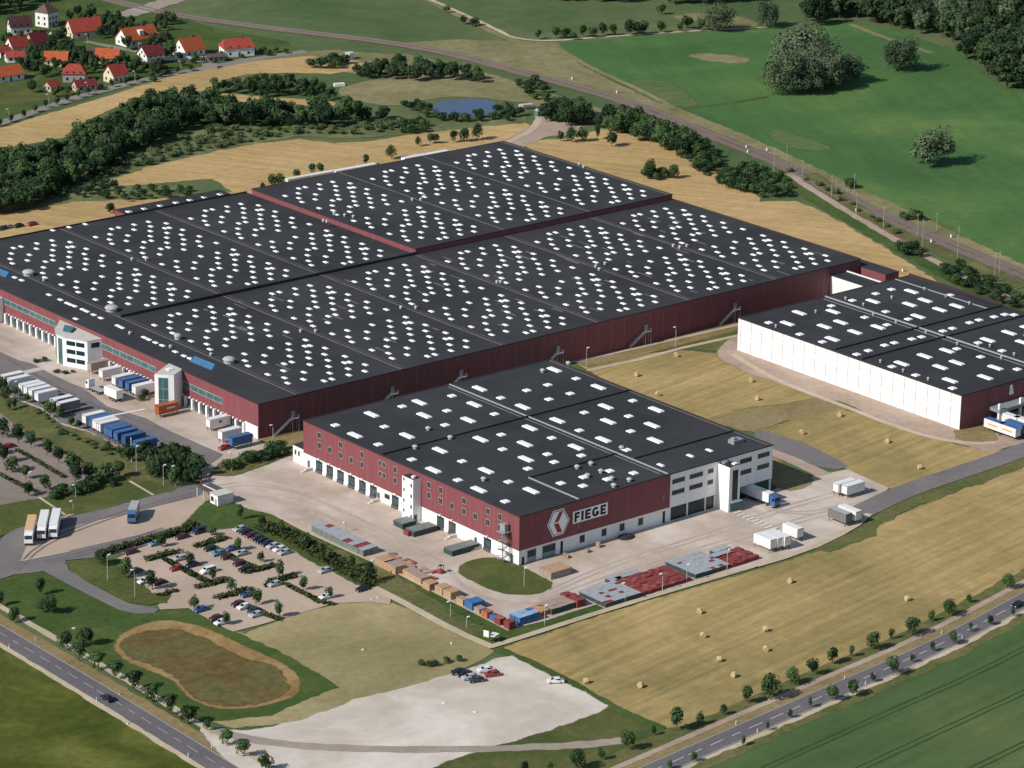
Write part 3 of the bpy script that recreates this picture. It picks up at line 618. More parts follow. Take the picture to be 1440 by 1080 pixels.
# office block standing out of the west front
OB = [(1.5,244.0),(-3.5,238.5),(-6.3,233.0),(-6.2,228.9),(-2.4,220.4),(3.0,219.6),(3.0,246.0)]
ob = MB(); ob.prism(OB, 0, 9.9); off = ob.build('office_block', M_wht, wh)
b = MB(); b.prism([(p[0]*1.0-.15*(p[0]<0), p[1]) for p in OB], 9.9, 10.15); b.prism([(0,238),(-3.2,234),(-2,231),(1.5,234)], 10.15, 10.9, 1); b.build('office_roof', [M_conw, M_teal], off)
def face_band(b, p, q, f0, f1, z0, z1, d, mi=0):
    """a panel on the wall from p to q (plan), between fractions f0 and f1 of its length; the wall's outside is on the right of p -> q"""
    a, c = Vector(p), Vector(q); t = c-a; n = Vector((t.y, -t.x)).normalized()
    s, e = a+t*f0, a+t*f1
    vs = [s, e, e+n*d, s+n*d]
    b.add([(k.x,k.y,z0) for k in vs]+[(k.x,k.y,z1) for k in vs], [(3,2,1,0),(4,5,6,7),(0,1,5,4),(1,2,6,5),(2,3,7,6),(3,0,4,7)], mi)
def facing(p, q):
    """order the ends so that the wall looks towards the camera"""
    t = Vector(q)-Vector(p); n = Vector((t.y,-t.x)); m = (Vector(p)+Vector(q))/2
    return (p, q) if n.dot(Vector((CAM.x,CAM.y))-m) > 0 else (q, p)
p_, q_ = facing(OB[3], OB[4])
for i, zz in enumerate((1.7, 4.7, 7.6)):
    b = MB(); face_band(b, p_, q_, .12, .49, zz, zz+1.5, .06); face_band(b, p_, q_, .53, .88, zz, zz+1.5, .06); b.build('office_window', M_glass, off)
p_, q_ = facing(OB[4], OB[5])
b = MB(); face_band(b, p_, q_, .25, .8, 7.5, 9.2, .06); b.build('office_window', M_glass, off)
for i in (0,1):
    p_, q_ = facing(OB[i], OB[i+1]); b = MB(); face_band(b, p_, q_, .03, .97, .4, 9.4, .08); b.build('glass_facade', M_teal, off)
b = MB(); p_, q_ = facing(OB[2], OB[3]); face_band(b, p_, q_, .2, .8, .2, 9.2, .06); b.build('glass_facade', M_teal, off)
# glazed stair tower further along the west front
GT = [(-6.9,173.7),(-6.2,172.7),(-3.9,170.3),(-2.5,169.2),(3.0,172.6),(3.0,180)]
b = MB(); b.prism(GT, 0, 11.9); gt = b.build('stair_tower', M_wht, wh)
b = MB(); b.prism([(p[0]*.97+.03, p[1]) for p in GT], 11.9, 12.1); b.box(-1.6,.4,173.6,175.2,12.1,12.5,1); b.build('tower_roof', [M_conw, M_dome], gt)
p_, q_ = facing(GT[1], GT[2]); b = MB(); face_band(b, p_, q_, .03, .97, .3, 11.0, .07)
for z in (3.6, 7.2): face_band(b, p_, q_, .03, .97, z, z+.12, .10, 1)
face_band(b, p_, q_, .46, .49, .3, 10.6, .1, 1); b.build('glass_facade', [M_teal, M_alu], gt)
b = MB(); b.prism([(-6,282.5),(-6,291.5),(3.05,291.5),(3.05,282.5)], 0, 8.6); b.box(-6.15,3.05,282.3,291.7,8.6,8.8,1); b.build('stair_tower', [M_wht, M_conw], wh)
# link to the white hall and corner annexe
b = MB(); b.box(253.8, 261.5, 106.5, Y0-.02, 0, 8.2); b.build('link_wall', M_wht, wh)
b = MB(); b.box(253.7, 261.6, 106.5, Y0-.02, 8.2, 8.4); b.box(261.3, 261.75, 110, Y0-.3, 8.4, 8.8, 1); b.build('link_roof', [M_roof, M_wht], wh)
b = MB(); b.box(X1+.02, 275.5, 118, 175, 0, 8.8); b.build('corner_annexe', M_red, wh)
b = MB(); b.box(X1+.02, 275.6, 117.9, 175, 8.8, 9.0); b.build('annexe_roof', M_roof, wh)

# ------------------------------------------------------------------ the front hall
fh = thing('front_hall', 'tall maroon and white hall in front with white dock base, hexagon logo and FIEGE sign', 'warehouse', (0,0,0))
SX, SY, SZ, XW = 98.5, 102.8, 14.8, 57.2
b = MB(); b.box(0, SX, 0, SY, 4.45, SZ-.2)
for y in (6,11.4,16.7,22,27.6,33,38.3,60,65.4,70.6,76,81.3,86.6,92,97.4): b.box(-.012, 0, y-.06, y+.06, 4.45, SZ-.2, 1)
for x in (4.6,10,15.4,26.4,35.5,40.6,47.6): b.box(x-.06, x+.06, -.012, 0, 4.45, SZ-.2, 1)
b.build('wall', [M_red, M_seam], fh)
b = MB(); b.box(.08, 84, .08, SY-.08, 0, 4.45); b.box(84, SX-.08, 7, SY-.08, 0, 4.45); b.build('plinth_wall', M_wht, fh)
b = MB(); b.box(0,.9,SY-.05,108.2,0,5.4); b.box(.9,8,SY-.05,108.2,0,5.2); b.box(-.1,8.1,SY,108.3,5.4,5.55,1); b.build('side_annexe', [M_wht, M_flash], fh)
for y in (105.1,106.9): window_x(fh, 0, y, 3.4, 1.0, 1.7)
b = MB(); b.box(XW, SX+.05, -.08, .0, 4.3, SZ+.02); b.box(SX, SX+.05, 0, 4, 4.3, SZ); b.box(84,SX,0,7,4.25,4.45); b.build('office_front', M_wht, fh)
b = MB(); b.box(-.1, SX+.1, -.1, SY+.1, SZ-.2, SZ)
for x in (56.5,): b.box(x-.2, x+.2, .3, SY-.3, SZ, SZ+.3, 1); b.box(x-1.8, x-1.68, 2, SY-2, SZ, SZ+.06, 1)
roof = b.build('roof', [M_roof, M_alu], fh)
b = MB(); b.box(0.3, 97.8, 63.6, 64.1, SZ, SZ+.5); b.box(22.4, 55.8, 22.2, 22.6, SZ, SZ+.45); b.box(22.0, 22.4, .3, 22.6, SZ, SZ+.3, 1); b.box(57.3, 97.5, 15.9, 16.4, SZ, SZ+.5)
b.build('roof_upstand', [M_roof, M_alu], fh)
b = MB(); parapet(b, -.12, SX+.12, -.12, SY+.12, SZ+.001, .16, .3); b.box(SX-1.4,SX-1.0,1,SY-1,SZ,SZ+.1,1); b.build('roof_edge', [M_flash, M_roofs], fh)
S_R = [(430,500,[(668,587),(1152,465),(1200,597),(500,797),(1027,803),(1360,950)]),
 (600,540,[(537,38),(483,198),(423,355),(975,222),(548,550),(145,664),(70,862),(605,868),(1047,435),(997,597),(1008,750),(530,1060),(1060,1070)]),
 (740,500,[(287,135),(733,310),(807,508),(1317,538),(318,648),(832,658),(1275,695),(783,842),(1307,850),(505,918)])]
S_S = [(430,500,[(978,505),(300,695),(797,710),(735,890),(1412,693),(1075,1042)]),
 (600,540,[(257,110),(207,261),(190,407),(752,131),(1015,55),(1240,145),(688,294),(757,503),(770,651),(360,772),(317,962),(830,980),(1025,847),(1268,536),(1223,701),(1293,780),(1360,994)]),
 (740,500,[(507,224),(220,287),(447,375),(230,432),(1080,447),(590,567),(1040,604),(540,748),(1060,756),(1020,945),(560,1002)]),
 (720,540,[(275*1.8,552*1.8),(403*1.8,518*1.8),(550*1.8,483*1.8),(537*1.8,530*1.8),(400*1.8,567*1.8),(685*1.8,495*1.8)]),(682.8,682.1,[(201,155)])]
def sky_mesh(key, sx, sy):
    if key not in _dm:
        b = MB(); dome_at(b, 0, 0, 0, sx, sy, .42 if sy > 3 else .36); _dm[key] = b.mesh('skylight', [M_dome, M_vent])
    return _dm[key]
seen = []
def put_sky(par, key, sx, sy, ox, oy, L, z):
    for a, c in L:
        x, y = G(ox+a/7.2, oy+c/7.2, z+.45)
        if any(abs(x-p)+abs(y-q) < 3.0 for p, q in seen): continue
        seen.append((x, y)); obj('skylight', sky_mesh(key, sx, sy), par, (x, y, z))
for ox, oy, L in S_R: put_sky(fh, 'sr', 2.1, 5.6, ox, oy, L, SZ)
for ox, oy, L in S_S: put_sky(fh, 'ss', 2.3, 2.3, ox, oy, L, SZ)
put_sky(fh, 'sm', 1.2, 2.6, 720, 540, [(837*1.8,450*1.8),(1003*1.8,398*1.8),(1110*1.8,367*1.8)], SZ)
for u, v in ((602,605),(583.5,631),(633,617.5),(680,676),(811.5,659),(831,654),(826,671),(845,665),(860,675),(885,677),(863,685),(874,632),(763,523.5),(799,513)):
    x, y = G(u, v, SZ); b = MB(); b.cyl((0,0,0),(0,0,.7),.55,n=10); b.dome((0,0,.7),.9,.9,.55,10,3); b.build('roof_vent', M_vent, fh, (x,y,SZ))
b = MB(); b.box(0,4,0,2.6,0,1.2); b.box(.5,1.6,.5,2,1.2,1.8); b.build('air_unit', M_grey, fh, (*G(1032,626,SZ), SZ))
for y, z in [(94.5,12.3),(94.5,9.0),(89.3,9.1),(83.8,12.3),(83.8,9.0),(78.5,9.0),(73.2,12.3),(73.2,9.1),(57.1,12.2),(57.1,8.8),(41.0,12.2),(41.0,9.0),(35.5,12.2),(35.5,8.9),(30.3,8.9),(24.8,12.2),(24.8,8.9),(19.5,9.0),(14.0,12.2),(14.0,8.8),(8.6,12.2),(8.6,8.8)]:
    window_x(fh, 0, y, z, 1.7, 1.95)
for z in (12.2, 8.8):
    for y in (62.4, 64.3): window_x(fh, 0, y, z, 1.4, 1.7)
for y in (94.8,89.4,84.0,78.5,73.1,67.7,57.1,35.6,14.1): dock_x(fh, 0.08, y, 3.3, 4.0)
dock_x(fh, 0.08, 30.2, 3.3, 4.0, col=mat('dock interior', (0.10,0.035,0.03), 0.8))
for y, w in ((100.2,1.2),(65.2,1.3),(19.4,1.2),(3.2,1.3)):
    b = MB(); on_x(b, .08, y-w/2, y+w/2, .1, 2.6, .05); b.build('door', M_dgrey, fh)
for y in (99.5, 66, 29.5, 18.2):
    b = MB(); b.box(-2.6,.06,y-1.6,y-.4,0,.9); b.box(-3.8,-2.6,y-1.6,y-.4,0,.45); b.build('door_step', M_conw, fh)
window_x(fh, .08, 61.0, 2.6, 2.6, 1.6)
# stair towers
b = MB(); b.box(-3.0,.0,44.7,49.9,0,13.2); st = b.build('stair_tower', M_wht, fh); b = MB(); b.box(-2.9,-.1,44.8,49.8,13.2,13.26); b.box(-2.2,-1.2,45.6,46.6,13.26,13.9,1); b.build('tower_roof', [M_roof, M_dome], st)
for z in (1.6,4.7,8.0,11.3):
    b = MB(); on_x(b, -3.0, 45.2, 45.9, z-.55, z+.55, .04); on_x(b, -3.0, 48.7, 49.3, z+.6, z+1.6, .04); b.build('window', M_glass, st)
b = MB(); b.box(-2.6,-1.5,44.62,44.7,0,2.3); b.build('door', M_dgrey, st)
b = MB(); b.box(75.9,80.3,-5.3,-.08,0,14.1); st = b.build('stair_tower', M_wht, fh); b = MB(); b.box(76,80.2,-5.2,-.2,14.1,14.16); b.box(78.4,79.8,-4.6,-3.4,14.16,14.6,1); b.box(76.6,78,-2.4,-1.0,14.16,14.8,2); b.build('tower_roof', [M_roof, M_dome, M_grey], st)
b = MB(); on_y(b, -5.3, 77.2, 79.4, 3.6, 12.9, .05); b.build('stair_window', M_glass, st)
b = MB(); on_y(b, -5.3, 76.6, 80.0, 0, 3.1, .25); b.box(76.4,80.6,-6.4,-5.3,3.1,3.3,1); b.build('entrance', [M_teal, M_alu], st)
b = MB(); on_y(b, -.08, 80.32, 84.0, 0, 4.2, .06); b.build('dock_door', M_door, fh)
for x0, x1, z0, z1, n in ((57.8,62.9,11.4,12.95,4),(57.8,62.9,7.9,9.45,4),(64.7,70.1,11.4,12.95,4),(64.7,70.1,7.95,9.5,4),(72,74.3,11.5,13.0,2),(72,74.3,8.0,9.5,2),(84.9,89.9,11.6,13.2,4),(84.9,89.9,8.0,9.6,4),(92.2,97.2,11.7,13.3,4),(92.2,97.2,8.1,9.7,4)):
    window_y(fh, -.08, x0, x1, z0, z1, M_glass, n)
for x0, x1 in ((57.8,63.9),(64.7,71.2),(71.9,74.9)):
    d = MB(); on_y(d, .08, x0, x1, .25, 4.2, .12); on_y(d, .08, x0, x1, 0, .25, .5, 1); d.build('glazed_bay', [M_glass, M_conw], fh)
for x in (86.5,91,95.5):
    d = MB(); on_y(d, 7.0, x-1.6, x+1.6, .9, 3.9, .06); d.build('dock_door', M_door, fh)
b = MB(); b.box(97.9,98.4,.1,.6,0,4.25); b.build('pillar', M_wht, fh)
for x0, x1, z1 in ((3.1,6.4,3.9),(8.7,13.6,3.9)):
    f = MB(); on_y(f, .08, x0, x1, .1, z1, .05); on_y(f, .03, x0+.2, x1-.2, 1.7, z1-.3, .04, 1); on_y(f, .03, x0, x1, 2.5, 2.65, .06, 2); f.build('shop_window', [mat('pale blind', (0.22,0.30,0.31), 0.5) if x0 == 3.1 else bpy.data.materials['pale blind'], M_glass, M_dgrey], fh)
for x in (1.6, 15.9, 55.1):
    b = MB(); on_y(b, .08, x-.45, x+.45, .1, 2.3 if x < 3 else 3.7, .04); b.build('door', M_black, fh)
for x in (23.6, 31.9, 38.8, 46.0): window_y(fh, .08, x-1.0, x+1.0, 1.4, 3.75, M_glass, 2)
for x, z in ((21.9,6.3),(54.6,7.0)):
    b = MB(); on_y(b, 0, x-.4, x+.4, z, z+2.2, .12); b.build('wall_grille', mat('grille', (0.23,0.15,0.15), .7) if x < 30 else bpy.data.materials['grille'], fh)
# logo: hexagon with a folded red mark, and the name board
HX = [(16.2,13.7),(18.5,9.8),(16.3,5.9),(12.3,5.9),(10.2,9.8),(12.3,13.7)]
def plate(b, pts, y, d, mi):
    n = len(pts)
    if sum(pts[i][0]*pts[(i+1)%n][1]-pts[(i+1)%n][0]*pts[i][1] for i in range(n)) < 0: pts = pts[::-1]
    b.face([(p[0], y-d, p[1]) for p in pts], mi)
    for i in range(n):
        p, q = pts[i], pts[(i+1)%n]; b.face([(p[0],y,p[1]),(q[0],y,q[1]),(q[0],y-d,q[1]),(p[0],y-d,p[1])], mi)
def scl(pts, k, cx=14.3, cz=9.8): return [(cx+(p[0]-cx)*k, cz+(p[1]-cz)*k) for p in pts]
M_sign = mat('sign white', (0.93,0.92,0.92), 0.5, 0.02); M_mark = mat('logo red', (0.30,0.045,0.035), 0.5); M_blk = mat('lettering black', (0.010,0.010,0.012), 0.5)
sg = thing('logo_sign', 'white hexagon logo with a red folded arrow mark on the maroon wall', 'sign', (0,-.0,0)); b = MB()
plate(b, HX, -.03, .10, 0); b.build('board', M_sign, sg)
b = MB(); plate(b, scl(HX,.93), -.131, .01, 0); b.build('border', M_dgrey, sg)
b = MB(); plate(b, scl(HX,.86), -.142, .01, 0); b.build('field', M_sign, sg)
b = MB(); plate(b, [(14.55,12.9),(16.05,13.0),(14.3,10.05),(12.75,10.05)], -.153, .02, 0); plate(b, [(12.65,9.65),(14.35,9.65),(15.75,6.75),(14.0,6.75)], -.153, .02, 0); b.build('mark', M_mark, sg)
sg = thing('name_sign', 'white board with black FIEGE letters beside the hexagon on the maroon wall', 'sign', (0,0,0))
b = MB(); plate(b, [(19.8,8.0),(32.9,8.0),(32.9,11.7),(19.8,11.7)], -.03, .1, 0); b.build('board', M_sign, sg)
def letter(ch, x, w):
    z0, z1, t = 8.4, 11.3, .72; b = MB(); q = lambda p: plate(b, p, -.131, .03, 0)
    R = lambda a, c, d, e: q([(a,c),(d,c),(d,e),(a,e)])
    zm = (z0+z1)/2
    if ch == 'I': R(x, z0, x+.85, z1)
    if ch in 'FE':
        R(x, z0, x+.8, z1); R(x+.8, z1-t, x+w, z1); R(x+.8, zm-t*.45, x+w*.9, zm+t*.45)
        if ch == 'E': R(x+.8, z0, x+w, z0+t)
    if ch == 'G':
        c = (x+w/2, zm); rx, rz = w/2, (z1-z0)/2; o = [(c[0]+rx*math.cos(R_(a)), c[1]+rz*math.sin(R_(a))) for a in range(38, 330, 15)]; i_ = [(c[0]+(rx-.8)*math.cos(R_(a)), c[1]+(rz-.72)*math.sin(R_(a))) for a in range(38, 330, 15)]
        for k in range(len(o)-1): q([o[k], o[k+1], i_[k+1], i_[k]])
        R(x+w-.75, z0+.35, x+w, zm+.05); R(x+w*.52, zm-.5, x+w-.75, zm+.05)
    o = b.build('letter', M_blk, sg)
for ch, x, w in (('F',20.35,1.95),('I',22.9,.85),('E',24.35,2.1),('G',26.95,2.6),('E',30.15,2.1)): letter(ch, x, w)
# spiral stair at the near corner
sp = thing('spiral_stair', 'grey spiral escape stair beside the near maroon corner of the front hall', 'stair', (-2.2,4.6,0)); b = MB(); b.cyl((0,0,0),(0,0,9.5),.15); b.build('pole', M_grey, sp)
b = MB()
for i in range(44):
    a = i*.45; a2 = a+.42; z = .2*i+.2; b.face([(.15*math.cos(a),.15*math.sin(a),z),(1.5*math.cos(a),1.5*math.sin(a),z),(1.5*math.cos(a2),1.5*math.sin(a2),z)]); b.face([(1.5*math.cos(a),1.5*math.sin(a),z),(1.5*math.cos(a2),1.5*math.sin(a2),z),(1.5*math.cos(a2),1.5*math.sin(a2),z+.35),(1.5*math.cos(a),1.5*math.sin(a),z+.35)])
b.build('steps', M_grey, sp)
b = MB()
for i in range(44):
    a = i*.45; a2 = a+.45; z = .2*i+1.15; b.face([(1.5*math.cos(a),1.5*math.sin(a),z),(1.5*math.cos(a2),1.5*math.sin(a2),z+.2),(1.5*math.cos(a2),1.5*math.sin(a2),z+.3),(1.5*math.cos(a),1.5*math.sin(a),z+.1)])
b.build('railing', M_grey, sp)
b = MB(); b.box(-1,1.9,-1.2,1.8,9.2,9.35); b.box(.2,1.6,-.6,1.6,9.35,11.6); b.build('landing', M_grey, sp)

# ------------------------------------------------------------------ the white hall on the right
rh = thing('white_hall', 'white panelled hall with a black roof of long skylights, right of the maroon halls', 'warehouse', (0,0,0))
RX, RX1, RY, RY1, RZ = 185.05, 268.3, 3.84, 106.3, 11.5
b = MB(); b.box(RX+.1, RX1, RY, RY1, 0, RZ-.2)
x = RX+5.4
while x < RX1: b.box(x-.06, x+.06, RY-.012, RY, 0, RZ-.2, 1); x += 5.5
b.build('wall', [M_red, M_seam], rh)
b = MB(); b.box(RX, RX+.1, RY, RY1, 0, RZ)
y = RY+4.2
while y < RY1-1: b.box(RX-.014, RX, y-.1, y+.1, .1, RZ-.1, 1); y += 5.1
for z in (2.9, 5.8, 8.7): b.box(RX-.012, RX, RY+.3, RY1-.3, z-.05, z+.05, 1)
b.build('panel_front', [M_wht, M_wht2], rh)
b = MB(); b.box(RX-.05, RX1+.1, RY-.1, RY1+.1, RZ-.2, RZ)
b.box(225.9,226.3,RY+.3,RY1-.3,RZ,RZ+.4,1); b.box(223.6,223.8,RY+3,RY1-2,RZ,RZ+.08,1); b.box(260.8,261.1,62,RY1-.3,RZ,RZ+.25,1)
b.build('roof', [M_roof, M_alu], rh)
b = MB()
for y in (61.4, 48.9): b.box(RX+1, RX1-1, y-.25, y+.25, RZ, RZ+.55)
b.build('roof_upstand', M_roof, rh)
b = MB(); parapet(b, RX-.06, RX1+.12, RY-.12, RY1+.12, RZ+.001, .18, .35); b.box(RX1-.2,RX1+.15,62,RY1,RZ+.2,RZ+.9); b.build('roof_edge', M_flash, rh)
seen.clear()
q18 = lambda L: [(a*1.8, c*1.8) for a, c in L]
put_sky(rh, 'sr', 2.1, 5.6, 1080, 270, q18([(177,675),(110,735),(367,668),(410,728),(318,752),(490,783),(363,822),(592,610),(797,628),(885,605),(967,657),(1063,637),(845,695),(620,755),(808,555),(1357,787),(1237,828),(1008,888),(882,918),(1063,955),(753,960),(970,980),(1280,983),(1223,1037),(1025,1055)]), RZ)
put_sky(rh, 'sr', 2.1, 5.6, 1240, 440, [(1430,290),(1520,230)], RZ)
put_sky(rh, 'ss', 2.3, 2.3, 1080, 270, q18([(357,635),(180,795),(307,838),(475,605),(607,567),(695,543),(545,700),(663,668),(790,710),(670,742),(500,908),(565,887),(657,857),(712,843),(810,822),(865,810),(985,777),(1038,762),(1135,730),(1188,715),(1273,697),(1333,684),(1385,686),(1025,575),(1063,877),(698,977),(832,1025),(1183,843),(1317,888),(1197,922),(1403,992),(5,730)]), RZ)
put_sky(rh, 'ss', 2.3, 2.3, 1240, 440, [(718,753),(1440,130)], RZ)
for u, v in ((1091,460.5),(1147,440),(1214,430),(1228,444),(1260,455),(1302,469),(1300,408),(1330,418),(1363,428),(1254,420),(1346,485),(1375,488),(1408,505),(1392,488),(1426,500),(1270,523),(1305,535),(1238,510),(1189,421.5)):
    x, y = G(u, v, RZ); b = MB(); b.cyl((0,0,0),(0,0,.8),.3,n=8); b.dome((0,0,.8),.5,.5,.35,8,3); b.build('roof_vent', M_vent, rh, (x,y,RZ))
b = MB(); b.box(RX+13, RX1, -1.2, RY-.02, 4.2, 5.3); b.build('canopy', M_grey, rh)
for i, x in enumerate((198.5,208.5,218.5,228.5)):
    b = MB(); b.box(x-.35,x+.35,-.9,-.2,0,7.2); b.build('canopy_post', M_wht, rh)
    if i: b = MB(); b.add([(x-.9,RY-.05,7.2),(x+1.1,RY-.05,7.2),(x+.3,RY-.05,10.4),(x-.6,RY-.05,10.4),(x-.9,RY-.35,7.2),(x+1.1,RY-.35,7.2),(x+.3,RY-.35,10.4),(x-.6,RY-.35,10.4)], [(4,5,6,7),(0,4,7,3),(1,2,6,5),(2,3,7,6)]); b.build('light_fin', M_wht, rh)
for x in (201.5,206,211.5,216,221.5,226):
    b = MB(); on_y(b, RY, x-1.6, x+1.6, .9, 4.0, .06); b.build('dock_door', M_door, rh)
b = MB(); b.box(RX+14,RX1,-1.0,RY-.06,0,.9); b.build('loading_ramp', M_conw, rh)

# outside steel stairs on the long maroon side wall
for i, (u, v, h, nm) in enumerate(((404,607,4.6,'at the corner beside the front hall'),(534,568,4.6,'half hidden behind the front hall roof'),(640,548,4.6,'peeping over the front hall roof'),(773,513,4.6,'beside the rear corner of the front hall'),(898,483,4.6,'above the path, halfway along'),(1024,452,4.6,'close to the white hall corner'))):
    x, y = G(u, v); steel_stair_x('escape_stair', (x-6.5, Y0-.05, 0), 0, h, 'grey escape stair on the long maroon wall, '+nm)
# ================================================================== trees, shrubs, hedges
L_oak = leaf_mat('dark leaves', (0.015,0.036,0.015), (0.072,0.124,0.042))
L_mid = leaf_mat('green leaves', (0.020,0.044,0.014), (0.058,0.100,0.032))
L_wil = leaf_mat('silvery leaves', (0.044,0.072,0.036), (0.145,0.185,0.100))
L_scr = leaf_mat('scrub leaves', (0.050,0.080,0.030), (0.140,0.170,0.075))
L_for = leaf_mat('wood leaves', (0.014,0.034,0.016), (0.080,0.120,0.052))
M_bark = mat('bark', (0.11,0.085,0.06), 0.9, 0.25, 3.0)
def crown_bm(b, rng, c, rx, rz, n, leaf, lobes, mi=0, lump=0):
    """leaf-sized faces spread over the skins and insides of several overlapping clumps"""
    L = []
    for i in range(lobes):
        a = rng.uniform(0, 2*math.pi); e = rng.uniform(-.55, .95); q = rng.uniform(.25, .62) if not lump else rng.uniform(.3, .86)
        k = rng.uniform(.50, .74) if not lump else rng.uniform(.24, .56)
        L.append((c[0]+rx*q*math.cos(a)*math.cos(e), c[1]+rx*q*math.sin(a)*math.cos(e), c[2]+rz*(q*1.25)*math.sin(e), rx*k, rz*k))
    for i in range(n):
        l = L[rng.randrange(lobes)]
        d = Vector((rng.gauss(0,1), rng.gauss(0,1), rng.gauss(.15,1))).normalized()
        r = rng.uniform(.80, 1.08) if rng.random() < .8 else rng.uniform(.25, .8)
        p = Vector((l[0]+d.x*l[3]*r, l[1]+d.y*l[3]*r, l[2]+d.z*l[4]*r))
        nn = (d + Vector((rng.gauss(0,.3), rng.gauss(0,.3), rng.gauss(.1,.3)))).normalized()
        t = nn.orthogonal().normalized(); t.rotate(Matrix.Rotation(rng.uniform(0, 6.28), 3, nn)); s = nn.cross(t)
        w = leaf*rng.uniform(.6, 1.35); h = w*rng.uniform(.5, .9)
        b.face([p-t*w*.5-s*h*.3, p+t*w*.15-s*h*.55, p+t*w*.55+s*h*.1, p-t*w*.1+s*h*.55], mi)
def tree_mesh(key, h, r, trunk, lm, n, leaf, lobes, cz=None, rz=None, joined=False, stem=1.0):
    rng = random.Random(key); cz = trunk+(h-trunk)/2 if cz is None else cz; rz = (h-trunk)/2 if rz is None else rz
    t = MB(); tr = max(.07, h*.018)*stem
    t.cyl((0,0,0), (rng.uniform(-.1,.1),rng.uniform(-.1,.1),trunk+rz*.5), tr, tr*.55, 7)
    for i in range(5):
        a = i*1.256+rng.uniform(-.3,.3); q = rng.uniform(.45,.75)
        t.cyl((0,0,trunk*.75+rz*.12*i*.5), (r*q*math.cos(a), r*q*math.sin(a), trunk+rz*rng.uniform(.5,1.2)), tr*.5, tr*.15, 5)
    c = t if joined else MB()
    crown_bm(c, rng, (0,0,cz), r, rz, n, leaf, lobes, 1 if joined else 0, lobes >= 11)
    if joined: return c.mesh(key, [M_bark, lm])
    return t.mesh('trunk', [M_bark]), c.mesh('crown', [lm])
# prototypes: unit trees are built at real size, copies vary by scale and turn
P2 = {'round': [tree_mesh('round%d'%i, 5.0, 1.9, .55, (L_oak,L_oak,L_mid,L_oak,L_mid)[i], 620, .5, 6+i%3) for i in range(5)],
      'slim': [tree_mesh('slim%d'%i, 5.0, 1.35, .75, (L_oak,L_mid,L_oak,L_oak)[i], 460, .45, 5+i%3) for i in range(4)],
      'big': [tree_mesh('big%d'%i, 14.0, 6.0, .9, L_oak, 2200, 1.0, 14) for i in range(2)],
      'willow': [tree_mesh('willow%d'%i, 15.0, 6.8, .2, L_wil, 4200, .72, 24, cz=7.0, rz=6.9, stem=.8) for i in range(3)],
      'shrub': [tree_mesh('shrub%d'%i, 2.2, 1.5, .15, L_mid, 230, .45, 5, stem=.6) for i in range(3)]}
P1 = {'belt': [tree_mesh('belt%d'%i, 9.0, 4.2, .3, L_oak, 1300, .9, 11, joined=True) for i in range(4)]+[tree_mesh('belt%d'%i, 9.0, 4.2, .3, L_for, 1300, .9, 11, joined=True) for i in (5,6)],
      'wood': [tree_mesh('wood%d'%i, 13.0, 5.6, .5, L_for, 1700, 1.05, 13, joined=True) for i in range(4)]+[tree_mesh('wood%d'%i, 13.0, 5.6, .5, lm_, 1700, 1.05, 13, joined=True) for i, lm_ in ((5,L_wil),(6,L_oak))],
      'scrub': [tree_mesh('scrub%d'%i, 2.6, 2.6, .0, L_scr, 420, .6, 8, joined=True, stem=.5) for i in range(4)],
      'bush': [tree_mesh('bush%d'%i, 3.6, 2.4, .2, L_oak, 420, .6, 7, joined=True, stem=.5) for i in range(4)]}
def tree2(name, kind, p, h, label, cat, group=None, wide=1.0):
    base = {'round':5.0,'slim':5.0,'big':14.0,'willow':15.0,'shrub':2.2}[kind]; s = h/base
    tm, cm = random.choice(P2[kind])
    o = thing(name, label, cat, (p[0],p[1],0), random.uniform(0,6.28), group); o.scale = (s*wide*random.uniform(.84,1.14), s*wide*random.uniform(.84,1.14), s*random.uniform(.93,1.07)); o.rotation_euler.x = random.gauss(0,.035); o.rotation_euler.y = random.gauss(0,.035)
    a = bpy.data.objects.new('trunk', tm); COL.objects.link(a); a.parent = o
    a = bpy.data.objects.new('crown', cm); COL.objects.link(a); a.parent = o
    return o
def tree1(name, kind, p, h, label, cat, group, wide=1.0):
    base = {'belt':9.0,'wood':13.0,'scrub':2.6,'bush':3.6}[kind]; s = h/base
    o = obj(name, random.choice(P1[kind]), None, (p[0],p[1],0), random.uniform(0,6.28)); o.scale = (s*wide, s*wide, s)
    return tag(o, label, cat, group)
def inside(p, poly):
    c = False; n = len(poly); j = n-1
    for i in range(n):
        if (poly[i][1] > p[1]) != (poly[j][1] > p[1]) and p[0] < (poly[j][0]-poly[i][0])*(p[1]-poly[i][1])/(poly[j][1]-poly[i][1])+poly[i][0]: c = not c
        j = i
    return c
def fill(pix, gap, mx=400):
    """spread places over an outline given in photo pixels, no two closer than gap metres"""
    w = [G(u, v) for u, v in pix]; xs = [p[0] for p in w]; ys = [p[1] for p in w]; out = []; miss = 0
    while miss < 500 and len(out) < mx:
        p = (random.uniform(min(xs),max(xs)), random.uniform(min(ys),max(ys)))
        if inside(p, w) and all((p[0]-q[0])**2+(p[1]-q[1])**2 > gap*gap for q in out): out.append(p); miss = 0
        else: miss += 1
    return out
random.seed(11)
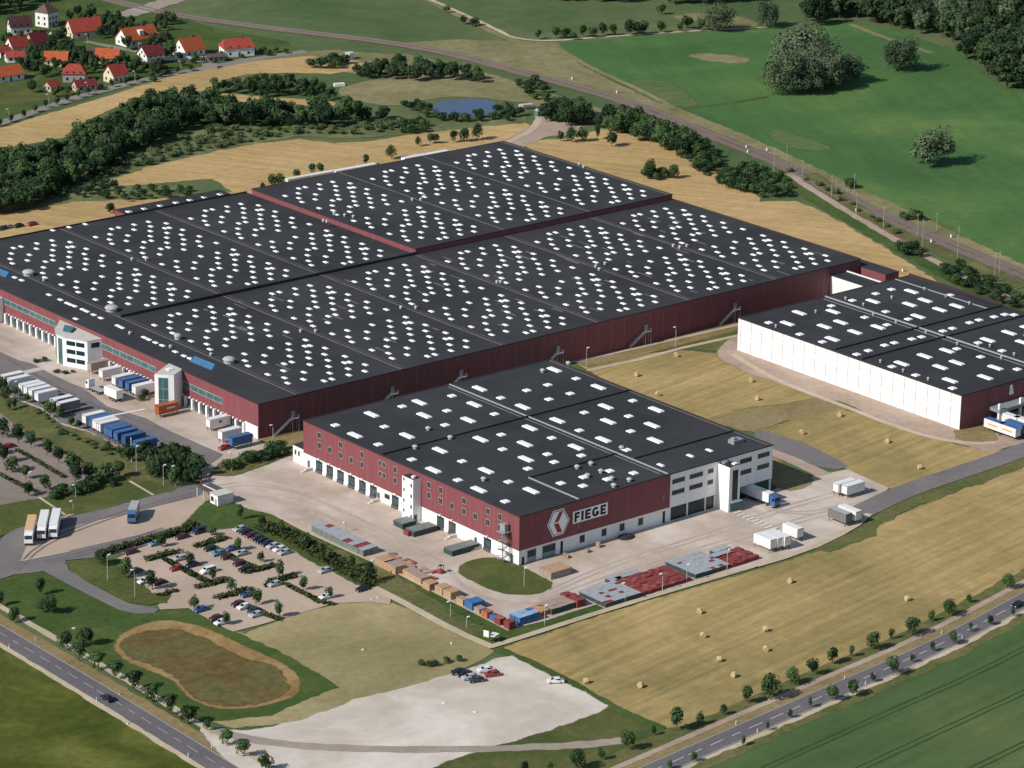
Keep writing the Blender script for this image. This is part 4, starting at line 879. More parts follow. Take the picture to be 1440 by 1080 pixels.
# the long tree belt behind the warehouse
for p in fill([(-30,238),(0,234),(50,229),(100,212),(130,188),(180,165),(225,152),(265,151),(300,153),(360,160),(400,166),(470,168),(540,165),(547,171),(480,178),(400,180),(330,178),(270,176),(235,196),(200,208),(150,236),(110,258),(70,280),(40,296),(0,302),(-30,306)], 4.6, 290):
    tree1('belt_tree', 'belt', p, random.uniform(4.6,10.5), 'dark bushy tree massed in the long belt behind the warehouse', 'tree', 'trees of the long dark belt behind the warehouse')
for p in fill([(300,132),(330,124),(390,118),(440,126),(466,135),(464,141),(420,138),(360,136),(310,133)], 5.2, 60):
    tree1('thicket_tree', 'belt', p, random.uniform(5,7), 'dark tree in the oval thicket amid the tan stubble', 'tree', 'trees of the oval thicket in the stubble')
for p in fill([(497,107),(530,100),(565,97),(600,97),(640,105),(680,112),(676,118),(620,114),(560,114),(505,111)], 5.6, 60):
    tree1('copse_tree', 'belt', p, random.uniform(5.5,8), 'dark tree in the copse below the railway bend', 'tree', 'trees of the copse below the railway bend')
for p in fill([(435,95),(460,88),(488,90),(478,97),(445,97)], 5, 12):
    tree1('small_copse_tree', 'bush', p, random.uniform(4,5.5), 'low dark tree in the small clump near the white kiosk', 'tree', 'small clump near the white kiosk')
for p in fill([(760,166),(790,158),(822,164),(826,176),(800,178),(768,172)], 5, 20)+[G(815,175)]:
    tree1('pond_grove_tree', 'belt', p, random.uniform(6.5,9), 'dark tree in the grove right of the pond', 'tree', 'trees of the grove right of the pond')
for p in fill([(842,174),(870,172),(900,178),(940,194),(990,214),(985,224),(930,210),(880,192),(845,184)], 5.2, 60):
    tree1('lineside_tree', 'belt', p, random.uniform(6.5,10), 'dark tree of the dense row under the railway line', 'tree', 'trees of the dense row under the railway')
for p in fill([(1130,32),(1190,26),(1260,40),(1310,50),(1345,62),(1356,82),(1385,104),(1415,124),(1450,140),(1500,150),(1500,-24),(1300,-34),(1160,-14)], 7.6, 230):
    tree1('wood_tree', 'wood', p, random.uniform(10,15), 'leafy tree standing in the big wood beyond the green pasture', 'tree', 'trees of the big wood')
for p in fill([(930,6),(1000,8),(1060,4),(1060,-16),(940,-14)], 7, 22)+fill([(-30,24),(28,22),(34,6),(120,-14),(-30,-30)], 7, 26)+fill([(770,4),(830,2),(900,4),(890,-10),(770,-10)], 7, 14):
    tree1('distant_tree', 'wood', p, random.uniform(9,13), 'dark tree at the far edge of the fields', 'tree', 'dark trees at the far edge')
# scrub behind the warehouse and along the railway
for p in fill([(40,296),(100,258),(160,227),(240,204),(290,184),(400,182),(540,172),(590,166),(600,176),(540,186),(480,190),(420,188),(340,202),(290,212),(200,234),(120,260),(60,285)], 3.9, 230):
    tree1('scrub_bush', 'scrub', p, random.uniform(1.2,3.0), 'pale green bush in the rough strip below the tree belt', 'bush', 'bushes of the rough strip below the tree belt')
for p in fill([(75,272),(120,268),(140,255),(165,268),(270,268),(268,278),(180,281),(80,277)], 4.5, 30):
    tree1('field_bush', 'bush', p, random.uniform(2,3.6), 'dark bush in the clump on the stubble behind the warehouse', 'bush', 'bushes on the stubble behind the warehouse')
for p in fill([(560,182),(580,172),(596,176),(600,186),(570,190)], 3.6, 14)+fill([(560,150),(600,168),(640,172),(700,172),(735,166),(735,160),(690,164),(640,168),(610,166),(600,150)], 4.2, 40)+fill([(698,158),(712,150),(718,158),(705,163)], 4, 6):
    tree1('pond_bush', 'bush', p, random.uniform(2.2,4.2), 'rounded bush on the bank of the pond', 'bush', 'bushes round the pond')
for p in fill([(945,206),(975,214),(1010,222),(1010,240),(990,246),(960,226)], 4.6, 24)+fill([(1005,256),(1035,240),(1060,238),(1110,262),(1116,276),(1080,282),(1035,268)], 4.6, 40)+fill([(1262,352),(1284,352),(1296,362),(1275,362)], 3.6, 9)+fill([(1326,386),(1350,378),(1390,400),(1440,425),(1450,440),(1400,428),(1340,400)], 4.2, 44)+fill([(1190,262),(1196,262),(1198,266)], 2, 3)+fill([(1266,306),(1290,308),(1290,312),(1268,311)], 2.6, 7)+fill([(905,250),(912,248),(945,252),(945,246),(925,254)], 3.2, 7)+fill([(735,130),(750,118),(766,128),(770,146),(748,140)], 4.5, 12):
    tree1('lineside_bush', 'bush', p, random.uniform(2.4,4.8), 'dark green bush growing along the railway verge', 'bush', 'bushes along the railway verge')
for p in fill([(980,228),(1030,236),(1060,244),(1020,262),(990,250)], 5, 22)+fill([(1100,236),(1150,262),(1200,296),(1260,330),(1300,352),(1290,346),(1230,308),(1150,256)], 5, 26):
    tree1('trackside_scrub', 'scrub', p, random.uniform(1.2,2.4), 'low pale bush in the rough ground between the tracks', 'bush', 'low bushes between the tracks')
# single field trees
for i, (u, v, h, lb) in enumerate(((1312,231,17,'silvery round willow alone in the green pasture with a long shadow'),(1268,99,16,'silvery willow alone beyond the big willow clump, near the wood'),(1102,132,19,'broad silvery willow at the near end of the big clump in the pasture'),(1132,131,18.5,'silvery willow in the middle of the big clump in the pasture'),(1165,124,18,'silvery willow at the far end of the big clump in the pasture'),(1188,116,15.5,'smaller silvery willow trailing behind the big clump'),(1112,110,21,'silvery willow at the back of the big clump'),(1136,101,24,'silvery willow rising at the rear of the big clump'),(1010,43,13.5,'grey green round tree on the far hedge line'),(1078,38,13.5,'grey green round tree by the far field corner'),(1148,36,15,'dark round tree where the wood meets the pasture'))):
    tree2('field_tree', 'willow' if i < 10 else 'big', G(u, v), h, lb, 'tree', wide=(1.28,1.2,1.15,1.15,1.15,1.1,1.2,1.2,1.1,1.1,1.05)[i])
for p in fill([(1098,132),(1170,128),(1190,116),(1140,106),(1112,116)], 8, 5): tree2('field_tree', 'willow', p, 17, 'silvery willow buried inside the big pasture clump', 'tree', 'inner willows of the pasture clump')
for i, (u, v, h) in enumerate(((757,55,4.5),(782,54,5.5),(795,54,5.5),(806,56,4),(820,52,5.5),(834,53,6),(848,50,6),(862,50,5.5),(886,49,7),(898,49,7),(906,48,6.5),(930,46,6),(956,45,4),(966,40,6.5),(986,43,6),(628,18,4),(652,34,4.5),(668,36,4.5),(664,37,4),(930,20,5))):
    tree2('hedgerow_tree', 'round', G(u, v), h, ('%s dark small tree along the far field track, counted from the railway side' % nth(i)) if i < 15 else '%s lone dark bush beside the far crossing track' % nth(i-15), 'tree', wide=1.15)
for i, (u, v, h, w, lb) in enumerate(((588,206,4.5,.9,'small round tree leftmost of the four behind the raised roof'),(605,202,4.6,1,'round tree second in the row behind the raised roof'),(612,202,4.4,1,'round tree close beside its twin behind the raised roof'),(637,200,5,.95,'round tree fifth from the stubble behind the raised roof'),(653,199,6,.95,'taller round tree behind the raised roof, near the corner'),(671,197,7,.95,'tallest dark tree behind the raised roof corner'),(550,224,6,1,'dark tree touching the rear roof edge of the raised block'),(515,233,4.5,.9,'small tree midway along the rear roof edge'),(788,199,5,.75,'narrow small conifer on the tan field behind the raised block'),(804,200,6.5,1.2,'squat dark tree, paired, on the tan field'),(818,199,6.5,1.0,'squat dark tree beside its pair on the tan field'),(840,196,6.5,.7,'slim dark tree between the pair and the pale round bush'),(860,206,6.8,1.25,'pale round bush with a shadow on the tan field'),(913,252,8.5,.7,'tall dark tree at the left end of the hedge on the tan field'),(947,251,6,.9,'dark tree at the right end of the hedge on the tan field'),(730,66+58,5,1,'tree by the field corner above the pond'),(155,300,4.5,1,'dark tree by the rear annexe of the warehouse'),(180,284,2.5,1,'little tree on the stubble edge behind the annexe'),(370,268,3.4,.8,'smallest tree at the rear corner of the raised block'),(384,264,5.6,.9,'left one of two dark trees at the rear corner'),(395,264,6,.9,'right one of two dark trees at the rear corner'),(417,252,4.6,1,'dark tree behind the long white sheeted stack'),(438,245,4.6,.9,'round dark tree behind the rear roof edge, beside a paler one'),(450,244,4.4,1.1,'paler tree behind the rear roof edge'))):
    tree2('small_tree', 'round', G(u, v), h, lb, 'tree', wide=w)
# village trees and bushes
HS = [G(*q) for q in ((9,112),(21,86),(24,74),(52,68),(28,47),(66,36),(118,50),(193,61),(80,91),(152,87),(105,113),(163,114),(73,127),(119,127),(212,89),(266,77),(333,77),(3,79))]
def clear_of_houses(p):
    return all((p[0]-x)**2+(p[1]-y)**2 > 49 and (p[0]-x+4.5)**2+(p[1]-y+5.5)**2 > 36 for x, y in HS)
for p in fill([(30,70),(60,86),(70,60),(90,50),(110,78),(130,92),(60,110),(10,90),(0,60),(30,40)], 4.6, 60)+fill([(130,60),(150,52),(180,72),(190,66),(225,84),(255,88),(250,74),(200,40),(150,20),(100,20),(90,40)], 5.2, 60)+fill([(100,110),(140,100),(180,104),(230,108),(240,98),(220,96),(150,92),(100,100)], 4.6, 34)+fill([(40,128),(90,124),(100,134),(60,140)], 6, 6)+fill([(205,46),(240,44),(245,30),(215,32)], 5, 9):
    if clear_of_houses(p): tree1('garden_tree', 'belt', p, random.uniform(3.4,7.4), 'dark garden tree among the village houses', 'tree', 'garden trees among the village houses', .8)
for p in fill([(250,96),(270,90),(360,80),(420,76),(400,72),(300,80),(260,88)], 5, 18)+fill([(215,116),(235,104),(228,100),(205,108)], 4, 8):
    tree1('garden_bush', 'bush', p, random.uniform(2,3.6), 'dark bush in the gardens along the village lane', 'bush', 'bushes in the village gardens')
lane = [(0,178),(16,172),(33,166),(49,158),(64,152),(80,148),(94,142),(110,138),(124,134),(142,127),(158,123),(177,120),(193,116),(232,108),(250,104),(268,100),(302,95)]
for i, (u, v) in enumerate(lane):
    tree2('lane_tree', 'round', G(u, v), 3.6, '%s little tree along the village lane, counted from its near end' % nth(i), 'tree', 'little trees along the village lane')
# the row along the left road, and the two rows along the right road
rowL = [(0,852,4),(20,875,4.6),(90,914,5),(112,929,5.6),(122,908,5.4),(139,942,5.2),(163,955,5.2),(189,971,5.4),(214,987,5.4),(240,1004,5.4),(265,1018,5.4),(292,1028,3.4),(319,1048,4.2),(343,1064,4.6),(374,1084,4.6)]
for i, (u, v, h) in enumerate(rowL):
    tree2('roadside_tree', 'round', G(u, v), h, '%s round tree, counted from the far end, in the row along the basin road' % nth(i), 'tree', 'round trees in a row along the basin road', 1.0 if h > 3.5 else .8)
for i, (u, v, h, k) in enumerate(((58,836,4.6,'round'),(72,864,5.2,'round'),(62,862,4,'round'))):
    tree2('lawn_tree', k, G(u, v), h, ['dark single tree on the lawn above the basin road','large bush on the lawn above the basin road','smaller bush beside the large one on the lawn'][i], 'tree', wide=1.25 if i else 1)
rowN = [(738,1090,4),(772,1090,3.6),(810,1084,5.6),(847,1070,4),(882,1056,5.2),(952,1028,6.2),(984,1020,4),(1018,1006,3.4),(1051,990,5),(1082,984,7),(1113,964,4.8),(1143,950,4.8),(1170,934,5),(1198,924,3.4),(1228,914,5.6),(1254,899,3.6),(1282,894,5.2),(1308,874,3.6),(1335,867,4.8),(1363,848,3),(1417,829,4.6),(1450,814,5)]
for i, (u, v, h) in enumerate(rowN):
    tree2('field_edge_tree', 'round' if h > 4.3 else 'slim', G(u, v), h, '%s tree, counted from the gravel lot, in the row between hay field and road' % nth(i), 'tree', 'trees between hay field and road', 1.0)
rowF = [(942,1082,3),(976,1072,3),(1044,1049,3.2),(1080,1028,2.8),(1111,1010,2.8),(1140,996,3.2),(1170,986,4.6),(1199,979,5),(1228,960,3),(1256,950,5.6),(1284,932,3),(1311,917,3),(1340,907,4),(1364,889,2.6),(1392,880,3.4),(1425,868,3.2)]
for i, (u, v, h) in enumerate(rowF):
    tree2('crop_edge_tree', 'slim' if h < 4 else 'round', G(u, v), h, '%s tree, counted from the left, in the row between road and crop field' % nth(i), 'tree', 'trees between road and crop field', 1.0)
# car park trees
for i, (u, v, h, k, lb) in enumerate(((142,795,4.6,'round','bushy tree at the upper left end of the car park'),(175,813,5.4,'slim','tall tree by the dark car on the left edge of the car park'),(214,830,5.6,'slim','conical tree by the white car on the left edge of the car park'),(266,797,4,'slim','tree beside the silver car in the upper car park'),(300,816,3.4,'slim','small tree beside the white van in the car park'),(326,833,4,'slim','tree on the middle hedge island of the car park'),(273,858,4.6,'slim','tree by the blue car on the lower edge of the car park'),(318,879,3.6,'slim','tree by the maroon car on the lower edge of the car park'),(335,774,4,'slim','tree beside the blue car row in the car park'),(367,791,3,'slim','small tree alone on the paving of the upper car park'),(393,813,4.6,'slim','tree at the joint of two hedges in the car park'),(427,830,4,'slim','tree with a clear shadow on the right of the car park'),(461,842,3.2,'slim','small tree by the white car at the car park end'),(360,852,4.6,'slim','tree on the lower hedge beside the white car'),(393,868,4.4,'slim','tree at the end of the lowest hedge in the car park'),(297,754,3,'round','round bush at the top edge of the car park'),(227,770,3.4,'round','bushy tree by the light blue car'))):
    tree2('parking_tree', k, G(u, v), h*1.12, lb, 'tree', wide=1.15)
for i, (u, v, h) in enumerate(((339,731,4.6),(368,742,4.6),(397,754,5),(429,773,5),(463,791,4.2),(495,799,4),(521,820,6))):
    tree2('bank_tree', 'slim', G(u, v), h*1.1, '%s slim tree, counted from the gatehouse, on the grass bank below the yard' % nth(i), 'tree', 'slim trees on the bank below the yard', 1.0)
# trees and bushes round the truck yard
for p in fill([(205,655),(222,645),(250,640),(275,655),(290,672),(280,682),(250,685),(215,680),(205,668)], 3.0, 44):
    tree1('gate_bush', 'belt', p, random.uniform(4,6.5), 'dark tree in the thicket between truck yard and gate', 'tree', 'thicket between truck yard and gate', .75)
for p in fill([(315,660),(330,655),(372,640),(395,632),(397,640),(350,656),(322,664)], 3.0, 22):
    tree1('yard_bush', 'bush', p, random.uniform(2.4,4), 'green bush on the island between the two maroon halls', 'bush', 'bushes on the island between the halls')
for p in fill([(70,700),(90,690),(120,684),(160,676),(165,684),(120,694),(75,704)], 3.0, 26):
    tree1('left_lot_bush', 'bush', p, random.uniform(2.4,4), 'dark bush along the front of the left car park', 'bush', 'bushes along the front of the left car park')
for i, (u, v, h) in enumerate(((4,616,5),(26,624,4.6),(44,630,4),(66,642,4),(83,652,4.2),(104,668,5.6),(106,680,5),(125,674,4.6),(148,678,5),(4,652,4.6),(18,664,4.6),(36,674,3.6),(41,698,3.8),(64,690,4),(168,671,4.4),(154,664,2.6),(-6,640,4))):
    tree2('left_lot_tree', 'round', G(u, v), h*1.25, '%s broad tree on the planted strips of the left car park' % nth(i), 'tree', 'trees on the left car park strips', 1.0)
for i, (u, v, h) in enumerate(((4,553,5.4),(8,566,4.6),(22,558,3.4),(38,567,3.0),(20,575,3.2),(70,588,5.2),(84,588,4),(100,600,3),(112,604,2.6),(152,634,2.8),(182,650,5.4),(203,651,6.2),(168,640,2.6),(210,655,5),(12,578,3))):
    tree2('yard_edge_tree', 'round', G(u, v), h*1.15, '%s dark tree on the bank behind the parked containers' % nth(i), 'tree', 'trees on the bank behind the containers', 1.0)
for p in fill([(88,612),(110,614),(140,630),(160,642),(150,640),(118,626),(80,604),(50,582),(60,580)], 3, 26):
    tree1('bank_scrub', 'scrub', p, random.uniform(1,1.8), 'low scrub on the bank along the truck yard', 'bush', 'scrub on the bank along the truck yard')
for i, (u, v, h, w) in enumerate(((92,512,4.8,.8),(60,508,1.6,1.6),(52,510,1.4,1.6),(80,524,1.2,1.6),(92,526,1.2,1.6),(104,524,1.1,1.5),(205,560,3,1.1),(197,563,2.4,1.2),(245,560,2.6,1.3),(250,562,2.2,1.2))):
    tree2('front_shrub', 'round' if i in (0,6) else 'shrub', G(u, v), h, ['bright green tree before the office block','round bed shrub left of the office block','low bed shrub beside the yard','low bush under the office windows','low bush in the middle of the office bed','low bush at the end of the office bed','dark tree before the glazed stair tower','dark bush left of the glazed stair tower','yellowish bush right of the stair tower','low bush beside the orange container'][i], 'plant', wide=w)
for p in [G(592,936),G(604,938),G(612,937),G(628,932),G(646,930)]:
    tree1('ditch_bush', 'bush', p, 1.7, 'dark bush by the pale gravel lot edge', 'bush', 'bushes by the gravel lot edge')
tree2('sapling', 'slim', G(918,1034), 2.6, 'thin sapling at the corner of hay field and gravel lot', 'tree')
# clipped hedges in the car park: one thing per hedge island
L_hedge = leaf_mat('hedge leaves', (0.026,0.042,0.014), (0.068,0.084,0.030))
def hedge(line, w, h, label, grp=None):
    P = densify([G(u, v) for u, v in line], .8, 0, closed=False); b = MB(); rng = random.Random(label)
    for p in P:
        w2 = w*1.25
        for k in range(int(16*w)):
            c = Vector((p[0]+rng.uniform(-w2,w2)/2, p[1]+rng.uniform(-w2,w2)/2, rng.uniform(.1,1)*h*1.25*rng.uniform(.75,1.1)))
            nn = Vector((rng.gauss(0,.7), rng.gauss(0,.7), 1)).normalized(); t = nn.orthogonal().normalized(); t.rotate(Matrix.Rotation(rng.uniform(0,6.28),3,nn)); s = nn.cross(t); l = rng.uniform(.25,.5)
            b.face([c-t*l-s*l*.4, c+t*l*.3-s*l, c+t*l+s*l*.3, c-t*l*.2+s*l], 0)
    return tag(b.build('hedge', L_hedge), label, 'hedge', grp)
for i, (ln, w, h, lb) in enumerate((([(208,788),(228,782),(250,777)],2,.9,'low hedge on the upper left island of the car park'),([(232,788),(258,802),(280,814),(298,822)],1.6,.7,'long hedge beside the red car in the car park'),([(278,827),(300,822),(320,817)],1.8,.9,'hedge on the middle island below the white van'),([(276,770),(297,764),(316,758)],2,1,'hedge on the island by the dark cars, upper car park'),([(292,770),(312,776),(326,786),(344,794),(362,800)],1.5,.7,'hedge running past the light blue car'),([(346,806),(366,802),(384,797)],1.8,.9,'hedge beside the black car in the middle of the car park'),([(376,824),(395,816),(412,812)],2,1,'hedge with the tree at the joint, right part of the car park'),([(400,822),(424,834),(450,848),(466,850)],1.4,.6,'long thin hedge on the right of the car park'),([(308,842),(332,836),(352,830)],2,.9,'hedge by the blue car, lower car park'),([(340,852),(364,862),(392,872)],1.5,.7,'lowest hedge of the car park'),([(150,778),(176,770),(205,762),(226,756),(262,746),(272,738)],2.2,1.1,'hedge between the truck road and the car park'),([(226,838),(238,834),(248,832)],1.4,.7,'short hedge by the car park exit'),([(372,744),(400,752),(430,768),(460,786),(490,804),(520,822)],4.2,1.5,'broad hedge under the slim trees on the bank'),([(24,634),(50,648),(90,672)],1.2,.6,'low hedge on the left car park strip'),([(0,668),(30,684),(50,692)],1.2,.6,'lower hedge on the left car park'))):
    hedge(ln, w, h, lb)
# ================================================================== cars, trucks, containers
random.seed(5)
M_tyre = mat('tyre rubber', (0.018,0.018,0.018), 0.9); M_cglass = mat('car glass', (0.012,0.016,0.020), 0.08, spec=0.6); M_chas = mat('chassis', (0.03,0.03,0.032), 0.7)
def paint(n, c, r=0.3): return mat(n, c, r, 0.04, 1.0, spec=0.5)
CP = {'white':paint('white car paint',(0.75,0.75,0.74)),'silver':paint('silver car paint',(0.42,0.43,0.44)),'black':paint('black car paint',(0.014,0.014,0.016)),'dark grey':paint('dark grey car paint',(0.05,0.052,0.056)),'red':paint('red car paint',(0.36,0.035,0.03)),'maroon':paint('maroon car paint',(0.085,0.022,0.022)),'blue':paint('blue car paint',(0.03,0.09,0.24)),'navy':paint('navy car paint',(0.014,0.022,0.07)),'light blue':paint('light blue car paint',(0.12,0.27,0.36)),'teal':paint('dark teal car paint',(0.02,0.06,0.065)),'green':paint('dark green car paint',(0.02,0.045,0.028))}
def car_meshes(van=False):
    b = MB(); L, W_ = (4.3, 1.74) if not van else (4.7, 1.85); z0 = .28
    zs = .78 if not van else .95; zr = 1.42 if not van else 1.85
    prof = [(0,z0),(0,.72),(.15,zs),(.95 if not van else .7,zs+.08),(1.75 if not van else 1.35,zr-.02),(3.2 if not van else 4.4,zr),(3.95 if not van else 4.6,zs+.16),(L,zs+.05),(L,z0)]
    n = len(prof)
    def yw(z): return W_/2 if z <= zs+.1 else W_/2-.22*(z-zs)/(zr-zs)
    vs = [(x-L/2,-yw(z),z) for x, z in prof]+[(x-L/2,yw(z),z) for x, z in prof]
    b.add(vs, [tuple(range(n)), tuple(2*n-1-i for i in range(n))]+[(i,n+i,n+(i+1)%n,(i+1)%n) for i in range(n)])
    body = b.mesh('body', [CP['white']])
    g = MB(); e = .012
    def q(x0,za,x1,zb,inset):   # glass strip across between two profile heights
        g.face([(x0-L/2,-yw(za)+inset,za),(x0-L/2,yw(za)-inset,za),(x1-L/2,yw(zb)-inset,zb),(x1-L/2,-yw(zb)+inset,zb)])
    xa, xb = prof[3][0], prof[4][0]; xc, xd = prof[5][0], prof[6][0]
    g.add([(xa+.06-L/2,-.74,zs+.13+e),(xa+.06-L/2,.74,zs+.13+e),(xb-.05-L/2,.58,zr-.06+e),(xb-.05-L/2,-.58,zr-.06+e)], [(0,3,2,1)])
    g.add([(xc+.06-L/2,-.58,zr-.05+e),(xc+.06-L/2,.58,zr-.05+e),(xd+.0-L/2,.72,zs+.24+e),(xd+.0-L/2,-.72,zs+.24+e)], [(0,3,2,1)])
    for s in (-1, 1):
        za, zb = zs+.14, zr-.1
        pts = [(xa+.35,za),(xd-.15,za),(xc+.02,zb),(xb+.0,zb)]
        f = [(x-L/2, s*(yw(z)+.012), z) for x, z in pts]; g.face(f if s < 0 else f[::-1])
    glass = g.mesh('window', [M_cglass])
    w = MB(); w.cyl((0,-.1,0),(0,.1,0),.32,n=12); w.cyl((0,-.105,0),(0,.105,0),.17,n=8,mi=1)
    wheel = w.mesh('wheel', [M_tyre, CP['silver']])
    hl = MB(); hl.box(-.04,.04,-.18,.18,-.08,.08); hl_ = hl.mesh('headlight', [M_dome])
    return body, glass, wheel, hl_, L, W_
CARS = {False: car_meshes(), True: car_meshes(True)}
def car(p, ang, col, label, van=False, world=False):
    body, glass, wheel, hl, L, W_ = CARS[van]
    x, y = p if world else G(*p)
    t = thing('parked_car' if 'parked' in label or 'park' in label else 'car', label, 'van' if van else 'car', (x,y,.14), ang)
    b = obj('body', body, t); b.material_slots[0].link = 'OBJECT'; b.material_slots[0].material = CP[col]
    obj('window', glass, t)
    for sx in (-1.32, 1.32):
        for sy in (-1, 1): obj('wheel', wheel, t, (sx, sy*(W_/2-.1), .32))
    for sy in (-.6, .6): obj('headlight', hl, t, (-L/2, sy, .62))
    return t
A0 = 0.0; AX = R_(0)
cars = [((219,767),0,'light blue','light blue parked car under the bushy tree, upper car park'),((256,757.5),0,'maroon','dark maroon parked car alone on the upper edge of the car park'),((281,750),0,'navy','dark blue parked van by the top hedge of the car park',True),((184,779),0,'maroon','brownish parked car in the upper left car park corner'),((296,774),0,'green','dark green parked car beside the island hedge'),((307,781),0,'light blue','pale blue parked car between two dark cars'),((320,786),0,'maroon','dark maroon parked car below the pale blue one'),((253,788),0,'silver','silver parked car beside the conical tree in the upper car park'),((271,797),0,'navy','dark blue parked car under the tree in the upper car park'),((248,802),0,'red','bright red parked car by the long hedge'),((293,806),0,'white','white parked van beside the small tree',True),((190,806),0,'dark grey','dark grey parked car under the tall tree on the left edge'),((204,820),0,'white','white parked car on the left edge of the car park'),((224,822),0,'maroon','dark maroon parked car behind the conical tree on the left edge'),((283,860),0,'blue','dark blue parked car on the lower edge of the car park'),((304,872),0,'maroon','dark maroon parked car at the lower corner of the car park'),((312,878),0,'white','white parked car half hidden by the tree at the lower corner'),((327,774),0,'blue','blue parked car under the tree in the middle of the car park'),((340,781),0,'silver','silver parked car beside the blue one in the middle of the car park'),
 ((338,746.5),0,'silver','silver parked car first in the row under the bank'),((346,751),0,'black','black parked car second in the row under the bank'),((354,755.5),0,'maroon','maroon parked car in the row under the bank'),((362,759.5),0,'dark grey','dark grey parked car after the maroon one under the bank'),((369,763.5),0,'black','black parked car in the middle of the row under the bank'),((376.5,767),0,'navy','navy parked car in the row under the bank'),((385,770.5),0,'silver','silver parked car after the navy one under the bank'),((394,775),0,'white','white parked car near the end of the row under the bank'),((401,779.5),0,'silver','silver parked car last in the row under the bank'),
 ((337,795),0,'maroon','brownish parked car by the middle hedge'),((345,803),0,'black','black parked car by the middle hedge'),((387,824),0,'silver','silver green parked car by the hedge joint'),((457.5,805),0,'silver','silver parked car alone on the right side of the car park'),((459,842),0,'white','white parked car behind the small tree at the right end'),((510,831),0,'black','black parked car by the path at the car park end'),((348,839),0,'blue','blue parked car on the lower hedge island'),((335,852),0,'maroon','dark maroon parked car next to the white one, lower car park'),((344,856),0,'white','white parked car in the lower row'),((358,862),0,'teal','dark teal parked car in the lower row'),((361,867),0,'silver','silver parked car at the end of the lower row'),
 ((645,948),-.35,'black','black car parked first on the pale gravel lot'),((654,951),-.35,'black','black car parked second on the pale gravel lot'),((661,955.5),-.35,'silver','silver car parked on the pale gravel lot'),((670,959),-.35,'dark grey','dark grey car parked on the pale gravel lot'),((683,945),-.35,'white','white car parked behind the red one on the gravel lot'),((692,951),-.35,'red','dark red car parked on the pale gravel lot'),((781,960.5),-.55,'white','white estate car parked alone on the gravel lot edge'),
 ((12,630),0,'red','red parked car on the left car park'),((4,323),.1,'dark grey','dark parked car at the far left behind the warehouse'),((11,321),.1,'silver','silver parked car behind the warehouse'),((26,319.5),.1,'black','black parked car behind the warehouse'),((45,317),.1,'red','red parked car behind the warehouse'),((316,632),0,'red','red car parked before the blue container'),((151,985),-1.571,'black','black car driving along the basin road'),((1431,853),.16,'black','black car driving along the right road'),((152,73),.2,'dark grey','dark car parked before the large orange village house'),((103,54+60),.2,'dark grey','dark car parked at the village garden')]
for c in cars: car(c[0], c[1], c[2], c[3], len(c) > 4)

# --- swap bodies and trailers
TP = {'white':paint('white tarpaulin',(0.76,0.75,0.73),.5),'blue':paint('blue tarpaulin',(0.055,0.135,0.30),.5),'deep blue':paint('deep blue tarpaulin',(0.04,0.10,0.24),.5),'grey':paint('grey tarpaulin',(0.40,0.39,0.38),.5),'orange':paint('orange container paint',(0.42,0.085,0.03),.45),'dark':paint('dark grey tarpaulin',(0.16,0.16,0.16),.5),'cream':paint('cream tarpaulin',(0.70,0.66,0.58),.5),'brown':paint('brown tarpaulin',(0.35,0.29,0.25),.5),'orangewhite':paint('light orange roof',(0.72,0.42,0.20),.5)}
def rib_box(b, x0, x1, y0, y1, z0, z1, mi=0, rb=1):
    b.box(x0, x1, y0, y1, z0, z1, mi); n = int((x1-x0)/1.2)
    for i in range(n+1):
        x = x0+.04+(x1-x0-.08)*i/n; b.box(x-.04, x+.04, y0-.03, y1+.03, z0, z1+.02, rb)
def swap_body(near, col, label, grp, L=7.4, h=2.75, ang=0.0, roof=None, legs=True, z=.14, name='swap_body', side=None):
    """near: photo pixel of the ground corner with least x and y"""
    x, y = G(*near); t = thing(name, label, 'container', (x,y,z), ang, grp)
    k = 1.15 if legs else .0
    b = MB(); rib_box(b, 0, L, 0, 2.5, k, k+h, 0, 0); b.build('cargo_box', [TP[col]], t)
    b = MB(); b.box(.1, L-.1, .1, 2.4, k+h+.021, k+h+.08); b.build('roof', TP[roof or col], t)
    if legs:
        for lx in (.5, L-.5):
            for ly in (.15, 2.35): b = MB(); b.box(lx-.07,lx+.07,ly-.07,ly+.07,0,k); b.build('leg', M_chas, t)
    b = MB(); b.box(-.035,-.002,.15,1.22,k+.15,k+h-.15); b.box(-.035,-.002,1.28,2.35,k+.15,k+h-.15)
    b.build('door', TP[side or col], t)
    return t
def wheelset(par, xs, w=2.4, z=.5):
    for x in xs:
        for s in (-1, 1):
            b = MB(); b.cyl((0,-.17,0),(0,.17,0),z,n=12); b.cyl((0,-.18,0),(0,.18,0),.26,n=8,mi=1); b.build('wheel', [M_tyre, TP['grey']], par, (x, s*(w/2-.17), z))
